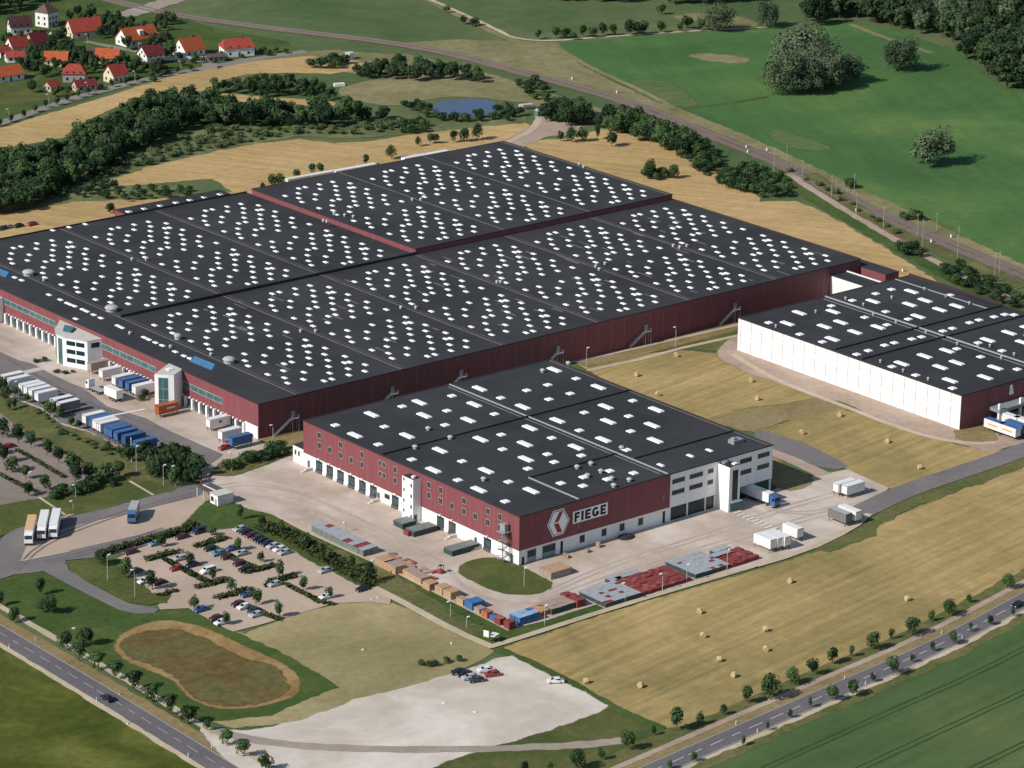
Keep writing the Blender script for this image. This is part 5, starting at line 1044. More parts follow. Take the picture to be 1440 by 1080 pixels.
def trailer(p, ang, col, label, grp=None, L=13.4, cab=None, roof=None, name='truck_trailer', world=False, h=2.75, cat='trailer'):
    """local +x points to the front; p is the middle of the rear end"""
    x, y = p if world else G(*p)
    t = thing(name, label, cat, (x,y,.14), ang, grp)
    b = MB(); b.box(0, L, -1.25, 1.25, 1.15, 1.15+h); b.box(-.02,.0,-1.1,1.1,1.3,1.0+h); b.build('cargo_box', TP[col], t)
    b = MB(); b.box(.06, L-.06, -1.19, 1.19, 1.15+h+.001, 1.15+h+.06); b.build('roof', TP[roof or col], t)
    b = MB(); b.box(.1, L-.1, -.55, .55, .75, 1.15); b.box(L*.35, L*.6, -1.2, 1.2, .45, 1.1); b.build('chassis', M_chas, t)
    wheelset(t, (1.6, 2.9, 4.2) if L > 10 else (1.4, 2.6))
    if cab:
        b = MB(); c0 = L+.5; b.add([(c0,-1.22,.6),(c0+2.0,-1.22,.6),(c0+2.0,-1.22,2.0),(c0+1.75,-1.2,3.2),(c0+.5,-1.15,3.7),(c0,-1.15,3.7),(c0,1.22,.6),(c0+2.0,1.22,.6),(c0+2.0,1.22,2.0),(c0+1.75,1.2,3.2),(c0+.5,1.15,3.7),(c0,1.15,3.7)],
            [(0,1,2,3,4,5),(11,10,9,8,7,6),(0,6,7,1),(1,7,8,2),(2,8,9,3),(3,9,10,4),(4,10,11,5),(5,11,6,0)]); cb = b.build('cab', TP[cab], t)
        b = MB(); b.add([(c0+2.01,-1.1,2.05),(c0+2.01,1.1,2.05),(c0+1.78,1.08,3.1),(c0+1.78,-1.08,3.1)], [(0,1,2,3)])
        for s in (-1,1): f = [(c0+.75,s*1.235,2.1),(c0+1.8,s*1.235,2.1),(c0+1.65,s*1.225,2.95),(c0+.75,s*1.22,2.95)]; b.face(f if s < 0 else f[::-1])
        b.build('windscreen', M_cglass, cb)
        b = MB(); b.box(c0+1.95,c0+2.06,-1.15,1.15,.45,.85); b.build('bumper', M_chas, cb); wheelset(t, (c0+1.1,))
        b = MB(); b.box(L-1.2, c0, -.5, .5, .6, 1.0); b.build('tractor_frame', M_chas, t); wheelset(t, (L-1.0,))
    else:
        b = MB(); b.box(L-3.2,L-3.0,-.9,-.7,.0,1.15); b.box(L-3.2,L-3.0,.7,.9,0,1.15); b.build('landing_leg', M_chas, t)
    return t
g1 = 'white containers parked along the bank of the truck yard'
for i, (p, c, r) in enumerate((((7,546),'white',None),((16,551),'white',None),((32,559),'white',None),((39,562),'white',None),((46,566),'white',None),((54.5,570.5),'white',None),((76,580),'grey','white'),((85.5,585),'dark','white'))):
    swap_body(p, c, '%s of the containers parked along the truck yard bank, %s' % (nth(i), 'white' if i < 6 else ('grey sided' if i == 6 else 'dark sided')), g1, roof=r, side='white')
g2 = 'white and blue containers in the row nearest the gate thicket'
for i, (p, c, r) in enumerate((((121.5,602.5),'white',None),((130,607),'blue',None),((136,610),'white',None),((142,613.5),'white',None),((152,619),'blue',None),((158,622),'blue',None),((166,626.5),'blue',None),((177,632),'deep blue',None),((193,640),'blue',None))):
    swap_body(p, c, '%s container in the mixed row towards the gate thicket, %s' % (nth(i), c), g2, roof=r)
for p, c, lb, l in (((129,528),'brown','greyish container docked beside the office block',True),((145,538),'white','raised white container docked next to the greyish one',True),((163,548),'white','white container docked left of the two blue ones',True),((173,552),'blue','left one of two blue containers docked together',True),((182,556),'blue','right one of two blue containers docked together',True),((191.5,560.5),'white','white container docked beside the glazed stair tower',True),((224,589),'orange','orange container with white lettering at the loading docks',True),((296,608),'white','white container with a dark mark docked right of the orange one',True),((313,625),'white','white container docked next to the last blue one',True),((327.5,634),'blue','blue container at the corner of the docks behind the red car',True)):
    t = swap_body(p, c, lb, None, legs=l)
    if c == 'orange':
        b = MB(); x = 3.0
        for w in (.35,.3,.35,.2,.35,.3,.35,.3,.35,.25): b.box(x, x+w-.06, -.045, -.031, 2.5, 2.95+.1*(w>.3)); x += w
        b.build('lettering', TP['white'], t)
    if p == (296,608):
        b = MB(); b.box(3.3,4.4,-.045,-.031,2.3,3.0); b.build('mark', M_dgrey, t)
# rigid truck with trailer in the yard
x, y = G(152,563)
trailer((168.5,566), R_(92), 'white', 'white box trailer behind the truck crossing the yard', None, 7.0, None)
t = trailer((146,556), R_(92), 'grey', 'white cabbed truck with an empty dark chassis crossing the yard', None, 6.2, 'white', name='truck', h=.12, cat='truck')
# trucks on the stand and at the docks
for p, c, rf, cb, lb in (((46,742),'white','orangewhite','white','truck with an orange and white roof, nearest the road, of the three on the stand'),((64,735),'white','white','white','white truck in the middle of the three on the stand'),((80.5,733),'white','white','white','white truck nearest the blue truck of the three on the stand')):
    a = Vector(G(*p)); q = Vector(G(p[0]-9.5, p[1]+43)); d = q-a
    trailer((a.x,a.y), math.atan2(d.y,d.x), c, lb, None, 12.4, cb, rf, world=True, name='truck', cat='truck')
a = Vector(G(191,722)); q = Vector(G(182,746)); d = q-a
trailer((a.x,a.y), math.atan2(d.y,d.x), 'grey', 'blue cabbed truck with a pale grey box on the paved stand', None, 6.8, 'blue', 'grey', world=True, name='truck', cat='truck')
trailer((89.5,4.0), R_(-88), 'white', 'white semi-trailer with a blue cab backed under the office overhang', None, 13.0, 'blue', world=True, name='truck', cat='truck')
for i, (p, a_, c, lb) in enumerate((((1181,703.5),-1.571,'white','left one of two white containers standing on the right yard'),((1188.5,707.0),-1.571,'white','right one of two white containers standing on the right yard'))):
    swap_body((1179+i*12,699.5+i*2.8), c, lb, None, L=7.4)
swap_body((1197.5,739.5), 'dark', 'dark grey container at the edge of the right yard', None, ang=R_(90), roof='grey', name='swap_body')
swap_body((1211.5,736), 'white', 'white container behind the dark grey one on the right yard', None, ang=R_(90))
for i, p in enumerate(((1092,776),(1102,773.7),(1112,772))): swap_body(p, 'white', ['white container with orange stripes by the red stacks','middle white container of the three by the red stacks','rightmost white container of the three by the red stacks'][i], None, L=7.0, ang=R_(90), side='white')
swap_body((1129.5,760.5), 'white', 'single white container behind the three by the red stacks', None, L=6.2, ang=R_(90))
for i, (p, c, r) in enumerate((((1435,618.5),'white','blue'),((1415,611.5),'white','blue'),((1444,614),'blue','blue'),((1436,603),'white','white'),((1455,609),'white','white'))):
    t = swap_body(p, c, ['white sided container with a blue roof, nearest the lane, at the white hall docks','second white container with a blue roof at the white hall docks','blue container at the white hall docks','white roofed container behind the blue ones at the white hall','white container at the right frame edge by the white hall'][i], None, ang=R_(90), roof=r)
    if i < 2: b = MB(); b.box(1.6,5.6,2.531,2.545,2.2,2.9); b.build('stripe', TP['orangewhite'], t)
# red forklift
t = thing('forklift', 'small red forklift on the yard beside the timber stacks', 'forklift', (*G(620,806),.14), R_(20)); b = MB(); b.box(-1.1,.6,-.6,.6,.35,1.0); b.box(-1.1,-.6,-.6,.6,1.0,1.3); b.build('body', paint('forklift red',(0.4,0.05,0.03)), t)
b = MB()
for sx in (-.7,.45):
    for sy in (-.5,.5): b.box(sx-.04,sx+.04,sy-.04,sy+.04,1.0,2.2)
b.box(-.75,.5,-.55,.55,2.2,2.28); b.build('cage', M_chas, t); b = MB(); b.box(.75,.85,-.45,-.35,.1,2.6); b.box(.75,.85,.35,.45,.1,2.6); b.box(.85,1.9,-.4,-.28,.1,.16); b.box(.85,1.9,.28,.4,.1,.16); b.build('fork', M_grey, t); wheelset(t, (-.7,.5), 1.3, .32)
# ================================================================== village, gatehouse, stacks, lamps, masts, bales
random.seed(3)
def tile(n, c): return mat(n, c, 0.8, 0.3, 0.9)
RT = {'orange':tile('orange roof tiles',(0.40,0.092,0.032)),'red':tile('red roof tiles',(0.32,0.055,0.035)),'maroon':tile('maroon roof tiles',(0.15,0.025,0.025)),'brown':tile('brown roof tiles',(0.12,0.075,0.06)),'dark':tile('dark roof tiles',(0.07,0.03,0.03))}
WL = {'white':mat('white render',(0.76,0.74,0.70),.85),'cream':mat('cream render',(0.68,0.58,0.42),.85),'beige':mat('beige render',(0.52,0.41,0.30),.85),'grey':mat('grey render',(0.34,0.32,0.29),.85),'pink':mat('pink render',(0.52,0.38,0.33),.85)}
def house(u, v, ang, L, Wd, h, rh, rc, wc, label, hip=0.0, dormer=False, chimney=True, porch=False):
    x, y = G(u, v); t = thing('village_house', label, 'house', (x,y,0), R_(ang)); t.scale = (1.05,1.05,1.05)
    a, c = L/2, Wd/2
    b = MB(); b.box(-a,a,-c,c,0,h)
    if not hip:
        for s in (-1,1): f = [(s*a,-c,h),(s*a,c,h),(s*a,0,h+rh-.05)]; b.face(f if s > 0 else f[::-1])
    b.build('wall', WL[wc], t)
    o = .45; k = hip; b = MB(); e = rh*o/c
    lo = [(-a-o,-c-o,h-e),(a+o,-c-o,h-e),(a+o,c+o,h-e),(-a-o,c+o,h-e)]; hi = [(-a-o+k,0,h+rh),(a+o-k,0,h+rh)]
    T = .18
    b.add(lo+hi+[(p[0],p[1],p[2]+T) for p in lo+hi], [(6,7,11,10),(8,9,10,11),(0,4,5,1),(2,5,4,3),(0,1,7,6),(2,3,9,8),(1,5,11,7),(5,2,8,11),(3,4,10,9),(4,0,6,10)]+([(7,8,11),(9,6,10)] if hip else []))
    r = b.build('roof', RT[rc], t)
    if chimney: b = MB(); b.box(a*.3,a*.3+.7,-.3,.4,h+rh*.6,h+rh+.9); b.build('chimney', RT['brown'], r)
    if dormer:
        b = MB(); b.box(-1.2,1.2,-c*.8,-c*.2,h+.3,h+rh*.75); b.build('dormer', WL['white'], r)
    def win(x0,x1,y0,y1,z0,z1):
        b = MB(); b.box(x0,x1,y0,y1,z0,z1); b.build('window', M_glass, t)
    for zz in ([1.0] if h < 4 else [1.0, 3.6]):
        for yy in (-c*.45, c*.45): win(-a-.04,-a-.001,yy-.5,yy+.5,zz,zz+1.2)
        for i in range(3):
            xx = -a*.6+i*a*.6
            if i == 1 and zz == 1.0: b = MB(); b.box(xx-.5,xx+.5,-c-.05,-c-.001,0,2.1); b.build('door', M_dgrey, t)
            else: win(xx-.5,xx+.5,-c-.04,-c-.001,zz,zz+1.2)
    if not hip and rh > 2.5: win(-a-.04,-a-.001,-.5,.5,h+.4,h+1.5)
    if porch: b = MB(); b.box(-a-2.2,-a-.02,-c,c*.2,0,2.5); b.build('porch', WL['white'], t)
    return t
house(9,112,0,13,8,2.8,3.2,'orange','white','long low house with an orange roof at the left frame edge',chimney=False)
house(21,86,-20,8,6,2.6,2,'red','white','small red roofed house with a white front, beside the long low one')
house(24,74,5,9,6.5,3.4,4.2,'red','white','steep white gabled house with a red roof, left part of the village')
house(52,68,8,9,7,3.4,4.2,'maroon','beige','beige gabled house with a maroon roof')
house(28,47,-15,10,6,4,4,'dark','white','white gabled house with a very dark roof at the back left')
house(66,36,20,7.5,7.5,7,3.4,'brown','white','tall white house with a hipped brown roof at the top',hip=2.6)
house(118,50,-8,15,9,3.2,5,'red','cream','big red roofed house with a cream gable behind the street lamps')
house(151,46,0,5,4,2.4,.8,'brown','white','small white garage beside the big red roofed house',chimney=False)
house(193,61,2,17,9.5,3.2,4.6,'orange','white','largest orange roofed house with a white gable',dormer=True)
house(80,91,-42,10,7,3,3,'orange','cream','orange roofed house with a cream wall, turned crosswise')
house(152,87,-42,10,7,2.6,3.4,'orange','beige','bright orange roofed bungalow in the middle of the village')
house(105,113,-36,9.5,8,4,3.2,'red','grey','grey house with a hipped crimson roof near the lane',hip=2.8)
house(163,114,6,8,7,3.6,4,'red','cream','cream gabled house with a red roof next to the lane')
house(73,127,15,6,4.5,2.4,2,'red','beige','little red roofed shed on the village lawn',chimney=False)
house(119,127,-10,9,6,2.6,2.2,'maroon','pink','low maroon roofed house with a pink wall beside the lane')
house(121,79,5,6,3,2.2,.6,'brown','pink','flat pale garage between two orange roofs',chimney=False)
house(212,89,0,9,8,4.6,3.6,'maroon','white','white house with a maroon roof right of the lane bend')
house(266,77,4,11,9,3.2,4.8,'orange','white','white gabled house with an orange roof and a long white garden wall',porch=True)
house(333,77,-18,14,8,4.2,3.2,'red','white','white house with a wide red roof at the right end of the village',hip=1.5)
house(3,79,10,6,5,2.6,2,'red','white','small red roofed house cut by the left frame edge')
house(77,54,0,3.5,3.5,2.6,1,'brown','white','tiny white outbuilding among the dark garden trees',chimney=False)
house(302,86,-15,8,4,2.4,.9,'brown','grey','long grey shed beside the garden wall',chimney=False)
b = MB(); b.box(-9,9,-.25,.25,0,1.6); tag(b.build('garden_wall', WL['white'], None, (*G(258,84.5),0), R_(-30)), 'long white garden wall before the orange roofed house', 'wall')
b = MB(); b.box(-3.4,3.4,-.25,.25,0,2.6); tag(b.build('screen_wall', WL['grey'], None, (*G(295,97),0), R_(-30)), 'grey screen wall at the end of the village lane', 'wall')
# lane of the village
strip('lane', gm('lane paving', [(0.20,0.19,0.165),(0.235,0.22,0.19),(0.27,0.25,0.22)], .05,.4,.1), [(-30,184),(0,173),(60,153),(110,136),(170,120),(240,104),(300,94),(360,82),(430,72)], 6, 5, jit=.3)
strip('lane', bpy.data.materials['lane paving'], [(120,58),(160,66),(200,74),(230,80),(300,88)], 4, 4)
strip('lane', M_dirt, [(170,22),(215,10),(260,-8)], 12, 4, jit=1.0)
# small built things on the land
b = MB(); b.box(-1.6,1.6,-1.4,1.4,0,3.0); k = b.build('kiosk', WL['white'], None, (*G(492,83),0), R_(10)); tag(k, 'small white kiosk between the copses below the railway', 'hut'); b = MB(); b.box(-1.8,1.8,-1.6,1.6,3.0,3.2); b.build('roof', M_conw, k); b = MB(); b.box(-1.65,-1.6,-.5,.5,0,2); b.build('door', M_dgrey, k)
b = MB(); b.box(-2.4,2.4,-1.1,1.1,0,1.3); k = b.build('water_trough', WL['white'], None, (*G(477,121),0), R_(-20)); tag(k, 'low white box on the stubble near the oval thicket', 'trough')
b = MB(); b.prism([(-4,-3),(4,-2.2),(3,3),(-3,2.6)],0,1.1); k = b.build('culvert_head', mat('culvert concrete',(0.60,0.48,0.40),.9,.12), None, (*G(741,151),0), R_(-20)); tag(k, 'pale concrete culvert head between pond and grove', 'culvert'); b = MB(); b.box(-3,3,-3.4,-2.5,1.1,2); b.build('railing', M_grey, k)
b = MB(); b.box(-1.3,1.3,-1.3,1.3,0,2.4); b.frustum(-1.4,1.4,-1.4,1.4,2.4,3.2,.7,1); k = b.build('pump_hut', [mat('green paint',(0.10,0.17,0.13),.6), M_grey], None, (*G(757,163),0)); tag(k, 'small grey green pump hut beside the culvert', 'hut')
# the gatehouse: white hut with a car port
t = thing('gatehouse', 'white flat roofed gatehouse with a dark car port at the yard gate', 'gatehouse', (-40.6,89.8,0)); b = MB(); b.box(0,5.4,0,4.0,0,3.2); b.build('wall', WL['white'], t)
b = MB(); b.box(-.2,5.6,-.2,4.2,3.2,3.45); b.build('roof', M_conw, t); b = MB(); b.box(.0,5.4,4.3,11.2,2.9,3.1); b.box(2.2,2.6,4.6,11,3.1,3.25,1); b.build('car_port_roof', [mat('bitumen roof',(0.10,0.088,0.085),.9), WL['white']], t)
for x_ in (.2,5.2):
    for y_ in (7.5,11): b = MB(); b.box(x_-.1,x_+.1,y_-.1,y_+.1,0,2.9); b.build('post', WL['white'], t)
b = MB(); b.box(-.04,-.001,2.2,3.6,1,2.4); b.build('window', M_glass, t); b = MB(); b.box(-.03,-.001,.6,1.6,0,2.1); b.build('door', WL['grey'], t)
t = thing('barrier_gate', 'red and white barrier with a dark sliding gate at the yard entrance', 'gate', (*G(283,683),0), R_(60)); b = MB(); b.box(-.3,.3,-.3,.3,0,1.2); b.build('motor_box', CP['red'], t); b = MB()
for i in range(5): b.box(.3+i*1.2,1.5+i*1.2,-.05,.05,1.0,1.12,i%2)
b.build('boom', [WL['white'], CP['red']], t)
# gate fence with mesh
def mesh_fence(name, line, h, label, z=0.0):
    P = [G(u, v) for u, v in line]; t = thing(name, label, 'fence', (0,0,0)); b = MB(); r = MB()
    Q = densify(P, 2.6, 0, closed=False)
    for i in range(len(Q)-1):
        a, c = Q[i], Q[i+1]; b.box(a[0]-.05,a[0]+.05,a[1]-.05,a[1]+.05,0,h)
        for k in range(1, 6): zz = h*k/5; r.cyl((*a,zz),(*c,zz),.028,n=3,cap=False)
    b.build('fence_posts', M_dgrey, t); r.build('fence_wire', mat('green fence wire',(0.06,0.10,0.08),.6) if 'green fence wire' not in bpy.data.materials else bpy.data.materials['green fence wire'], t)
mesh_fence('mesh_fence', [(205,668),(240,684),(283,690)], 2.0, 'green mesh fence beside the thicket at the gate')

# --- stored goods
SG = {'grey':mat('grey sheeting',(0.36,0.37,0.39),.5,.10,.6),'red':mat('red crates',(0.225,0.05,0.045),.65,.3,1.6),'blue':mat('blue crates',(0.05,0.15,0.34),.5,.2,1.2),'pale blue':mat('pale blue sheeting',(0.30,0.42,0.52),.4,.25,.8),'timber':mat('raw timber',(0.44,0.28,0.165),.85,.2,1.2),'old timber':mat('weathered timber',(0.34,0.26,0.21),.9,.2,1.2),'green':mat('dark green crates',(0.045,0.075,0.065),.7,.2,1.0),'greengrey':mat('grey green sheeting',(0.17,0.20,0.19),.6,.2,.8),'orange':mat('orange crates',(0.45,0.14,0.05),.6,.2,1.2),'salmon':mat('faded red crates',(0.33,0.11,0.09),.6,.2,1.2)}
_st = {}
def stack_mesh(w, d, h, side, top):
    """layers of crates under a cover: side material below, top material on the lid"""
    key = (w, d, h, side, top)
    if key not in _st:
        b = MB(); n = max(2, int(h/.55)); r = random.Random(str(key))
        for i in range(n):
            z = h*i/n; e = r.uniform(0,.05); b.box(-w/2+e, w/2-e, -d/2+e, d/2-e, z+.03, z+h/n-.03, 0)
        b.box(-w/2-.01, w/2+.01, -d/2-.01, d/2+.01, h, h+.05, 1)
        _st[key] = b.mesh('crate_stack', [SG[side], SG[top]])
    return _st[key]
def block(p, L, D, w, d, h, side, top, label, grp, name='crate_stack', odd=None, jit=.03, miss=0.0):
    """rows of stacks; p = photo pixel of the top corner nearest the camera"""
    x0, y0 = G(p[0], p[1], h); nx, ny = max(1,int(L/w)), max(1,int(D/d))
    for i in range(nx):
        for j in range(ny):
            if random.random() < miss: continue
            tp = top; hh = h; lb = label
            if odd and random.random() < odd[1]: tp = odd[0]; hh = h-.12; lb = odd[2]
            o = obj(name, stack_mesh(w-.04, d-.04, hh, side, tp), None, (x0+(i+.5)*w+random.uniform(-jit,jit), y0+(j+.5)*d+random.uniform(-jit,jit), .17), random.uniform(-.02,.02))
            o.scale.z = random.uniform(.86,1.14) if top in ('red','timber') else random.uniform(.96,1.05)
            tag(o, lb, 'stack', grp if lb == label else grp+', bare ones')
block((851.4,849.9), 13.4, 11.5, 1.65, 1.4, 1.2, 'green', 'grey', 'grey covered crate stack in the left grey block by the kerb path', 'grey covered stacks, left block', odd=('red',.16,'bare red stack showing between the grey covers of the left block'), jit=.06)
block((904.5,833.5), 18.0, 11.4, 1.5, 1.25, 1.05, 'red', 'red', 'low red crate stack in the wide red field left of the middle grey block', 'red stacks, left field', odd=('salmon',.12,'faded red stack among the left red field'), jit=.08)
block((978,809), 13.6, 12.6, 1.65, 1.4, 1.25, 'green', 'grey', 'grey covered crate stack in the middle grey block', 'grey covered stacks, middle block', odd=('red',.10,'bare red stack at the rim of the middle grey block'), jit=.05)
block((1030,794), 11.0, 9.5, 1.5, 1.25, 1.0, 'red', 'red', 'low red crate stack in the right red field before the white containers', 'red stacks, right field', odd=('salmon',.12,'faded red stack among the right red field'), jit=.08)
block((1005,790-6), 9, 5, 2.2, 2.4, 1.5, 'green', 'grey', 'low grey covered stack at the rear of the red field', 'grey covered stacks, rear row', miss=.2, jit=.15)
block((860,818), 11, 3, 2.2, 1.5, 1.2, 'green', 'grey', 'low grey covered stack at the rear of the left blocks', 'grey covered stacks, left rear row', miss=.25, jit=.15)
block((812,847), 3.2, 7.5, 1.6, 2.5, 1.9, 'red', 'red', 'red crate stack at the left end of the grey block', 'red stacks, left end', jit=.08)
block((776,858), 9.0, 6.0, 1.8, 2.0, 1.6, 'green', 'old timber', 'weathered pallet stack right of the blue stacks', 'weathered pallet stacks')
block((763,861), 2.6, 5, 1.3, 1.25, 1.3, 'orange', 'timber', 'pale timber stack between the blue and the weathered stacks', 'pale timber stacks', jit=.15)
block((731,870), 7.2, 6.6, 2.4, 2.2, 2.2, 'blue', 'pale blue', 'tall blue crate stack under pale sheeting at the yard corner', 'blue stacks at the yard corner', odd=('blue',.25,'bare blue stack at the yard corner'), jit=.08)
# western kerb row, from the corner upwards
row = [((716,877),2.4,2.4,2.1,'red','red','red crate stack at the very corner of the kerb row'),((703,872),2.2,2.6,1.9,'red','salmon','faded red crate stack next to the corner of the kerb row'),((695,869),1.6,2.2,1.5,'blue','blue','small blue crate stack between red ones in the kerb row'),((685,863),2.2,2.6,1.8,'orange','salmon','orange red crate stack in the kerb row'),((674,858),2.4,2.4,1.2,'old timber','old timber','greyish pallet pile in the kerb row'),((664,850),4.4,3.4,2.1,'blue','blue','large blue covered crate stack in the kerb row'),((651,845),2.0,3.0,1.6,'timber','old timber','pale pallet stack beside the large blue stack'),((634,835),3.6,3.4,2.0,'timber','timber','long fresh timber stack by the forklift, near end'),((622,829),3.4,3.4,2.0,'timber','timber','fresh timber stack by the forklift, middle'),((604,823),3.2,3.2,2.0,'timber','timber','fresh timber stack with an open gap, behind the forklift'),((592,815),3.4,5,1.5,'timber','old timber','low timber pile amid loose boards'),((578,807),3.6,4.4,1.2,'timber','old timber','low timber pile left of the loose boards'),((556,799),3.6,5.4,2.2,'timber','old timber','tall timber wall next to the grey sheeted block, near part'),((542,792),3.6,5.0,2.2,'timber','timber','tall timber wall next to the grey sheeted block, far part')]
for p, w, d, h, s_, t_, lb in row:
    x, y = G(p[0], p[1], h); o = obj('timber_stack' if 'timber' in s_ else 'crate_stack', stack_mesh(w, d, h, s_, t_), None, (x+w/2, y+d/2, .17)); tag(o, lb, 'stack')
for i in range(26):
    u, v = random.uniform(548,612), 0; v = 786+(u-548)*.42+random.uniform(-8,2); x, y = G(u, v); b = MB(); b.box(-random.uniform(.6,1.6),random.uniform(.6,1.6),-.5,.5,0,random.uniform(.15,.5)); tag(b.build('loose_boards', random.choice([SG['timber'],SG['old timber'],SG['salmon']]), None, (x,y,.17), random.uniform(0,3)), 'loose boards scattered between the timber stacks', 'boards', 'loose boards between the timber stacks')
block((511,775), 5.2, 25, 2.6, 2.5, 1.9, 'greengrey', 'grey', 'grey sheeted stack in the long row under the slim trees', 'grey sheeted stacks under the slim trees', odd=('red',.04,'bare red stack in the long grey row'), jit=.03)
for p, L, D, lb in (((566,738),5,4.4,'grey green covered stack left of the white stair tower'),((582,749),8.5,4,'long grey green covered stack before the white stair tower'),((636,776),10,4,'long grey green covered stack by the loading ramp'),):
    x, y = G(p[0], p[1], 1.6); o = obj('covered_stack', stack_mesh(L, D, 1.6, 'green', 'greengrey'), None, (x+L/2,y+D/2,.17)); tag(o, lb, 'stack')
x, y = G(574,748,1.0); o = obj('crate_stack', stack_mesh(1.8,2.4,1.4,'red','red'), None, (x,y,.17)); tag(o, 'small red crate stack at the end of the covered stack by the tower', 'stack')
x, y = G(775,807,2.0); o = obj('pallet_stack', stack_mesh(7.6,5.4,2.0,'old timber','timber'), None, (x+3.8,y+2.7,.17)); tag(o, 'big weathered pallet pile with a pale top beside the oval lawn', 'stack')
x, y = G(801,806); o = obj('pallet_stack', stack_mesh(2.2,2,1.3,'old timber','old timber'), None, (x,y+1,.17)); tag(o, 'small pallet pile behind the big weathered one', 'stack')
for i, (u, v, c) in enumerate(((841,770,'timber'),(794,783,'old timber'),(797,785,'timber'),(826,777,'old timber'))):
    x, y = G(u, v); o = obj('pallet_stack', stack_mesh(1.3,1.1,1.4 if i == 0 else .8,c,c), None, (x,y,.17), random.uniform(0,1)); tag(o, ['brown bin by the low windows of the front hall','low pallet pile by the shop windows','pale pallet pile by the shop windows','tiny pallet pile by the lower wall'][i], 'stack')
b = MB(); b.dome((0,0,0),2.9,2.1,.7,14,4); o = b.build('coal_heap', mat('dark gravel',(0.03,0.028,0.03),.95,.4,2.0), None, (*G(881,756),.17), R_(6)); tag(o, 'black gravel heap under the low windows of the front hall', 'heap')
# white trailers lined up behind the raised block
tg = 'white trailers behind the raised block'
for i, (u, v) in enumerate(((405,253),(438,247),(472,241.5),(505,235.5),(569,223.5),(600,218))):
    x, y = G(u, v, 3.9); trailer((x, y+1.2), R_(-1), 'cream' if i == 0 else 'white', '%s white trailer, counted from the left, behind the raised roof' % nth(i), tg, 11.5 if i != 3 else 9, None, world=True)
# --- lamps, masts, poles
M_pole = mat('lamp pole', (0.42,0.43,0.42), 0.5, 0.1); M_gpole = mat('green lamp pole', (0.13,0.19,0.16), 0.6)
def lamp(name, p, h, label, grp, m=None, glow=True):
    x, y = G(*p); t = thing(name, label, 'lamp', (x,y,.1), R_(random.choice((0,180))), grp); b = MB(); b.cyl((0,0,0),(0,0,h),.11,.07,7); b.build('pole', m or M_pole, t)
    b = MB(); b.cyl((0,0,h),(.6,0,h+.15),.05,n=5); b.box(.25,1.1,-.22,.22,h+.08,h+.3); b.build('lamp_head', M_dome, t)
def lamps(name, L, grp, m=None):
    for u, v, h, lb in L: lamp(name, (u, v), h, lb, None, m)
lamps('yard_lamp', [(824.5,516,6.4,'grey lamp post beside the path behind the front hall'),(950,488,7,'grey lamp post by the path midway along the maroon side wall'),(1069,436,4,'grey lamp post near the white hall corner'),(526,812,5,'grey lamp post on the bank by the path end'),(633.5,868,4.5,'grey lamp post beside the long path below the timber stacks'),(737,824,5,'lamp post on the oval lawn'),(765.7,880,5.6,'lamp post in front of the blue crate stacks'),(879,847,5.6,'lamp post before the left grey stacks'),(931.5,831,5,'lamp post before the left red field'),(965.5,819,5,'lamp post beside the middle grey block'),(1022,809,7.4,'tall lamp post before the right red field'),(326,663,6,'green lamp post on the island between the halls'),(247,684,6.4,'left one of two lamp posts in the thicket at the gate'),(230,684,6.4,'right one of two lamp posts near the gate fence'),(192,664,8,'grey lamp post beside the flagpole'),(384,617,4.4,'lamp post by the corner of the big hall'),(487,748,2.8,'small lamp on the bank above the car park'),(656,898-14,3,'small white topped post on the grass by the long path')], None)
lamps('parking_lamp', [(151.5,817,7.4,'lamp post on the lawn left of the car park'),(189.8,840,8,'lamp post on the lawn above the curved road'),(41,697,7,'lamp post in the left car park'),(106.5,700,4,'lamp post in the bushes of the left car park'),(103,717,2.6,'small lamp by the footpath to the trucks')], None)
lamps('street_lamp', [(13,172,5.6,'first lamp on the village lane from its near end'),(69,152,6,'second lamp on the village lane from its near end'),(123,134,5.6,'third lamp on the village lane from its near end'),(190,117,5.4,'fourth lamp on the village lane'),(254,103,5.4,'fifth lamp on the village lane'),(195,78,5.4,'lamp by the largest orange roofed house'),(123,62,4.6,'lamp before the big red roofed house')], None)
lamps('bank_lamp', [(27,583,11,'first tall green pole along the truck yard bank, from the left'),(82.5,613,11.5,'second tall green pole along the truck yard bank'),(139.5,643,11,'third tall green pole along the truck yard bank')], None, M_gpole)
t = thing('flagpole', 'white flagpole at the gate thicket', 'flagpole', (*G(185,650),.1)); b = MB(); b.cyl((0,0,0),(0,0,7.6),.16,.09,8); b.build('pole', WL['white'], t); b = MB(); b.dome((0,0,7.6),.2,.2,.25); b.build('finial', WL['white'], t)
M_mast = mat('mast concrete', (0.36,0.35,0.30), 0.8)
for i, (u, v, h) in enumerate(((1088,244,11),(1106,228,7),(1128,256,9.4),(1168.7,286,11.5),(1175.5,274,6),(1201,272,8),(1204,304,9.6),(1241.7,328,10.8),(1289.6,332,9),(1296.7,351,12),(1317,324,7),(1346,367.5,13.6),(1398,396.7,11.4),(1405,384,8.2),(935,213-10,2.2),(869,131,3),(806,112,2.6))):
    x, y = G(u, v); t = thing('catenary_mast', '%s pale mast along the railway, counted from the pasture end of the straight' % nth(i), 'mast', (x,y,.1), R_(60)); b = MB(); b.cyl((0,0,0),(0,0,h),.13,.08,6); b.build('pole', M_mast, t)
    b = MB(); b.cyl((0,0,h*.86),(1.6,0,h*.92),.05,n=4); b.cyl((-.5,0,h*.96),(.5,0,h*.96),.05,n=4); b.build('bracket', M_mast, t)
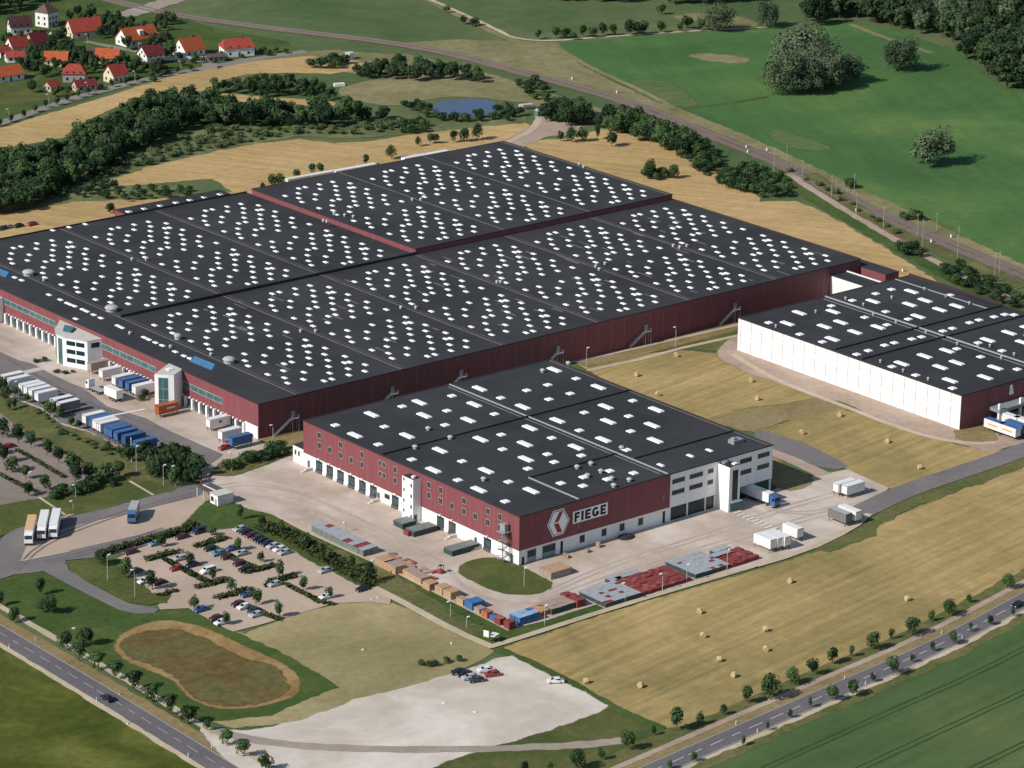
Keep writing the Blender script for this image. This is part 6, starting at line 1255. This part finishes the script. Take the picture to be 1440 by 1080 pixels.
for i, (u, v) in enumerate(((868,131),(805,112),(1050,208),(1052,215),(1079,212),(1270,382),(1310,341),(1338,334),(1204,298),(915,242))):
    b = MB(); b.box(-.4,.4,-.3,.3,0,1.2); b.box(-.5,.5,-.4,.4,1.2,1.35,1); tag(b.build('signal_cabinet', [WL['white'], M_grey], None, (*G(u,v),.1)), '%s small white cabinet along the railway, from the bend' % nth(i), 'cabinet')
# --- hay bales
M_bale = mat('straw', (0.58,0.45,0.24), 0.9, 0.2, 2.5); M_bend = mat('straw end', (0.50,0.37,0.19), 0.9, 0.25, 3.0)
b = MB(); n = 18; r_ = .98; w_ = 1.35
for i in range(n):
    a, c = 2*math.pi*i/n, 2*math.pi*(i+1)/n
    for x0, x1, k0, k1 in ((-w_/2,-w_/2+.1,.94,1.0),(-w_/2+.1,w_/2-.1,1.0,1.0),(w_/2-.1,w_/2,1.0,.94)):
        b.face([(x0,r_*k0*math.cos(a),r_+r_*k0*math.sin(a)),(x0,r_*k0*math.cos(c),r_+r_*k0*math.sin(c)),(x1,r_*k1*math.cos(c),r_+r_*k1*math.sin(c)),(x1,r_*k1*math.cos(a),r_+r_*k1*math.sin(a))][::-1], 0)
b.face([(-w_/2,r_*.94*math.cos(2*math.pi*i/n),r_+r_*.94*math.sin(2*math.pi*i/n)) for i in range(n)][::-1], 1); b.face([(w_/2,r_*.94*math.cos(2*math.pi*i/n),r_+r_*.94*math.sin(2*math.pi*i/n)) for i in range(n)], 1)
bale = b.mesh('hay_bale', [M_bale, M_bend])
for L, wh_ in (((( 983.7,863),(988.7,897),(1011,930.5),(1031.7,952.5),(900.5,967),(823.7,961),(1076,888),(1077,916),(1111,820),(1275.5,845)),'on the big hay field in front, counted from the yard fence'),(((1180.7,586),(1127.5,611),(1248,623),(1293,660),(1065,563)),'on the meadow between the front hall and the white hall'),(((951,502),(895,529.5),(1055.7,537.5),(925,557)),'on the meadow behind the front hall')):
    for i, (u, v) in enumerate(L):
        o = obj('hay_bale', bale, None, (*G(u,v),.03), random.uniform(-.6,1.2)); o.scale = (.78,.78,.78); tag(o, '%s round straw bale %s' % (nth(i), wh_), 'bale', 'round straw bales '+wh_.split(',')[0])
# roadside marker posts, bus sign, billboard, bench-like shelter
for i, (u, v) in enumerate(((50,901),(168,978),(298,1052),(265,1064),(13,912),(136,986),(1035,1019),(1043,1042),(1065,1030),(1188,955),(1217,963),(1324,891),(1353,898))):
    b = MB(); b.box(-.1,.1,-.1,.1,0,.9); b.box(-.11,.11,-.11,.11,.65,.8,1); b.box(-.06,.06,-.06,.06,.9,1.05); tag(b.build('marker_post', [WL['white'], M_blk], None, (*G(u,v),.06)), '%s white marker post with a black band beside the road' % nth(i), 'post', 'white marker posts beside the roads')
t = thing('path_shelter', 'white board and flat white shelter roof on a dark post at the path corner', 'shelter', (*G(694,903),.1), R_(20)); b = MB(); b.box(-.15,.15,-.15,.15,0,2); b.build('post', M_dgrey, t); b = MB(); b.box(-1.4,1.4,-1,1,2,2.15); b.build('roof', WL['white'], t); b = MB(); b.box(-1.9,-1.7,.4,2,1.8,3.6); b.build('board', WL['white'], t)
b = MB(); b.dome((0,0,0),.55,.5,.45,8,3); rk = b.mesh('stone', [M_conw])
for i, (u, v) in enumerate(((511,914),(635,905),(624,989),(532,841),(523,843),(668,1014-12),(104,884),(180,1028-10))):
    o = obj('stone', rk, None, (*G(u,v),.05), i); o.scale = (1.3,.8,.8); tag(o, 'small pale stone lying in the %s' % ('dry grass' if i < 2 else 'gravel and verges'), 'stone', 'pale stones in the dry grass' if i < 2 else 'pale stones about the lots')
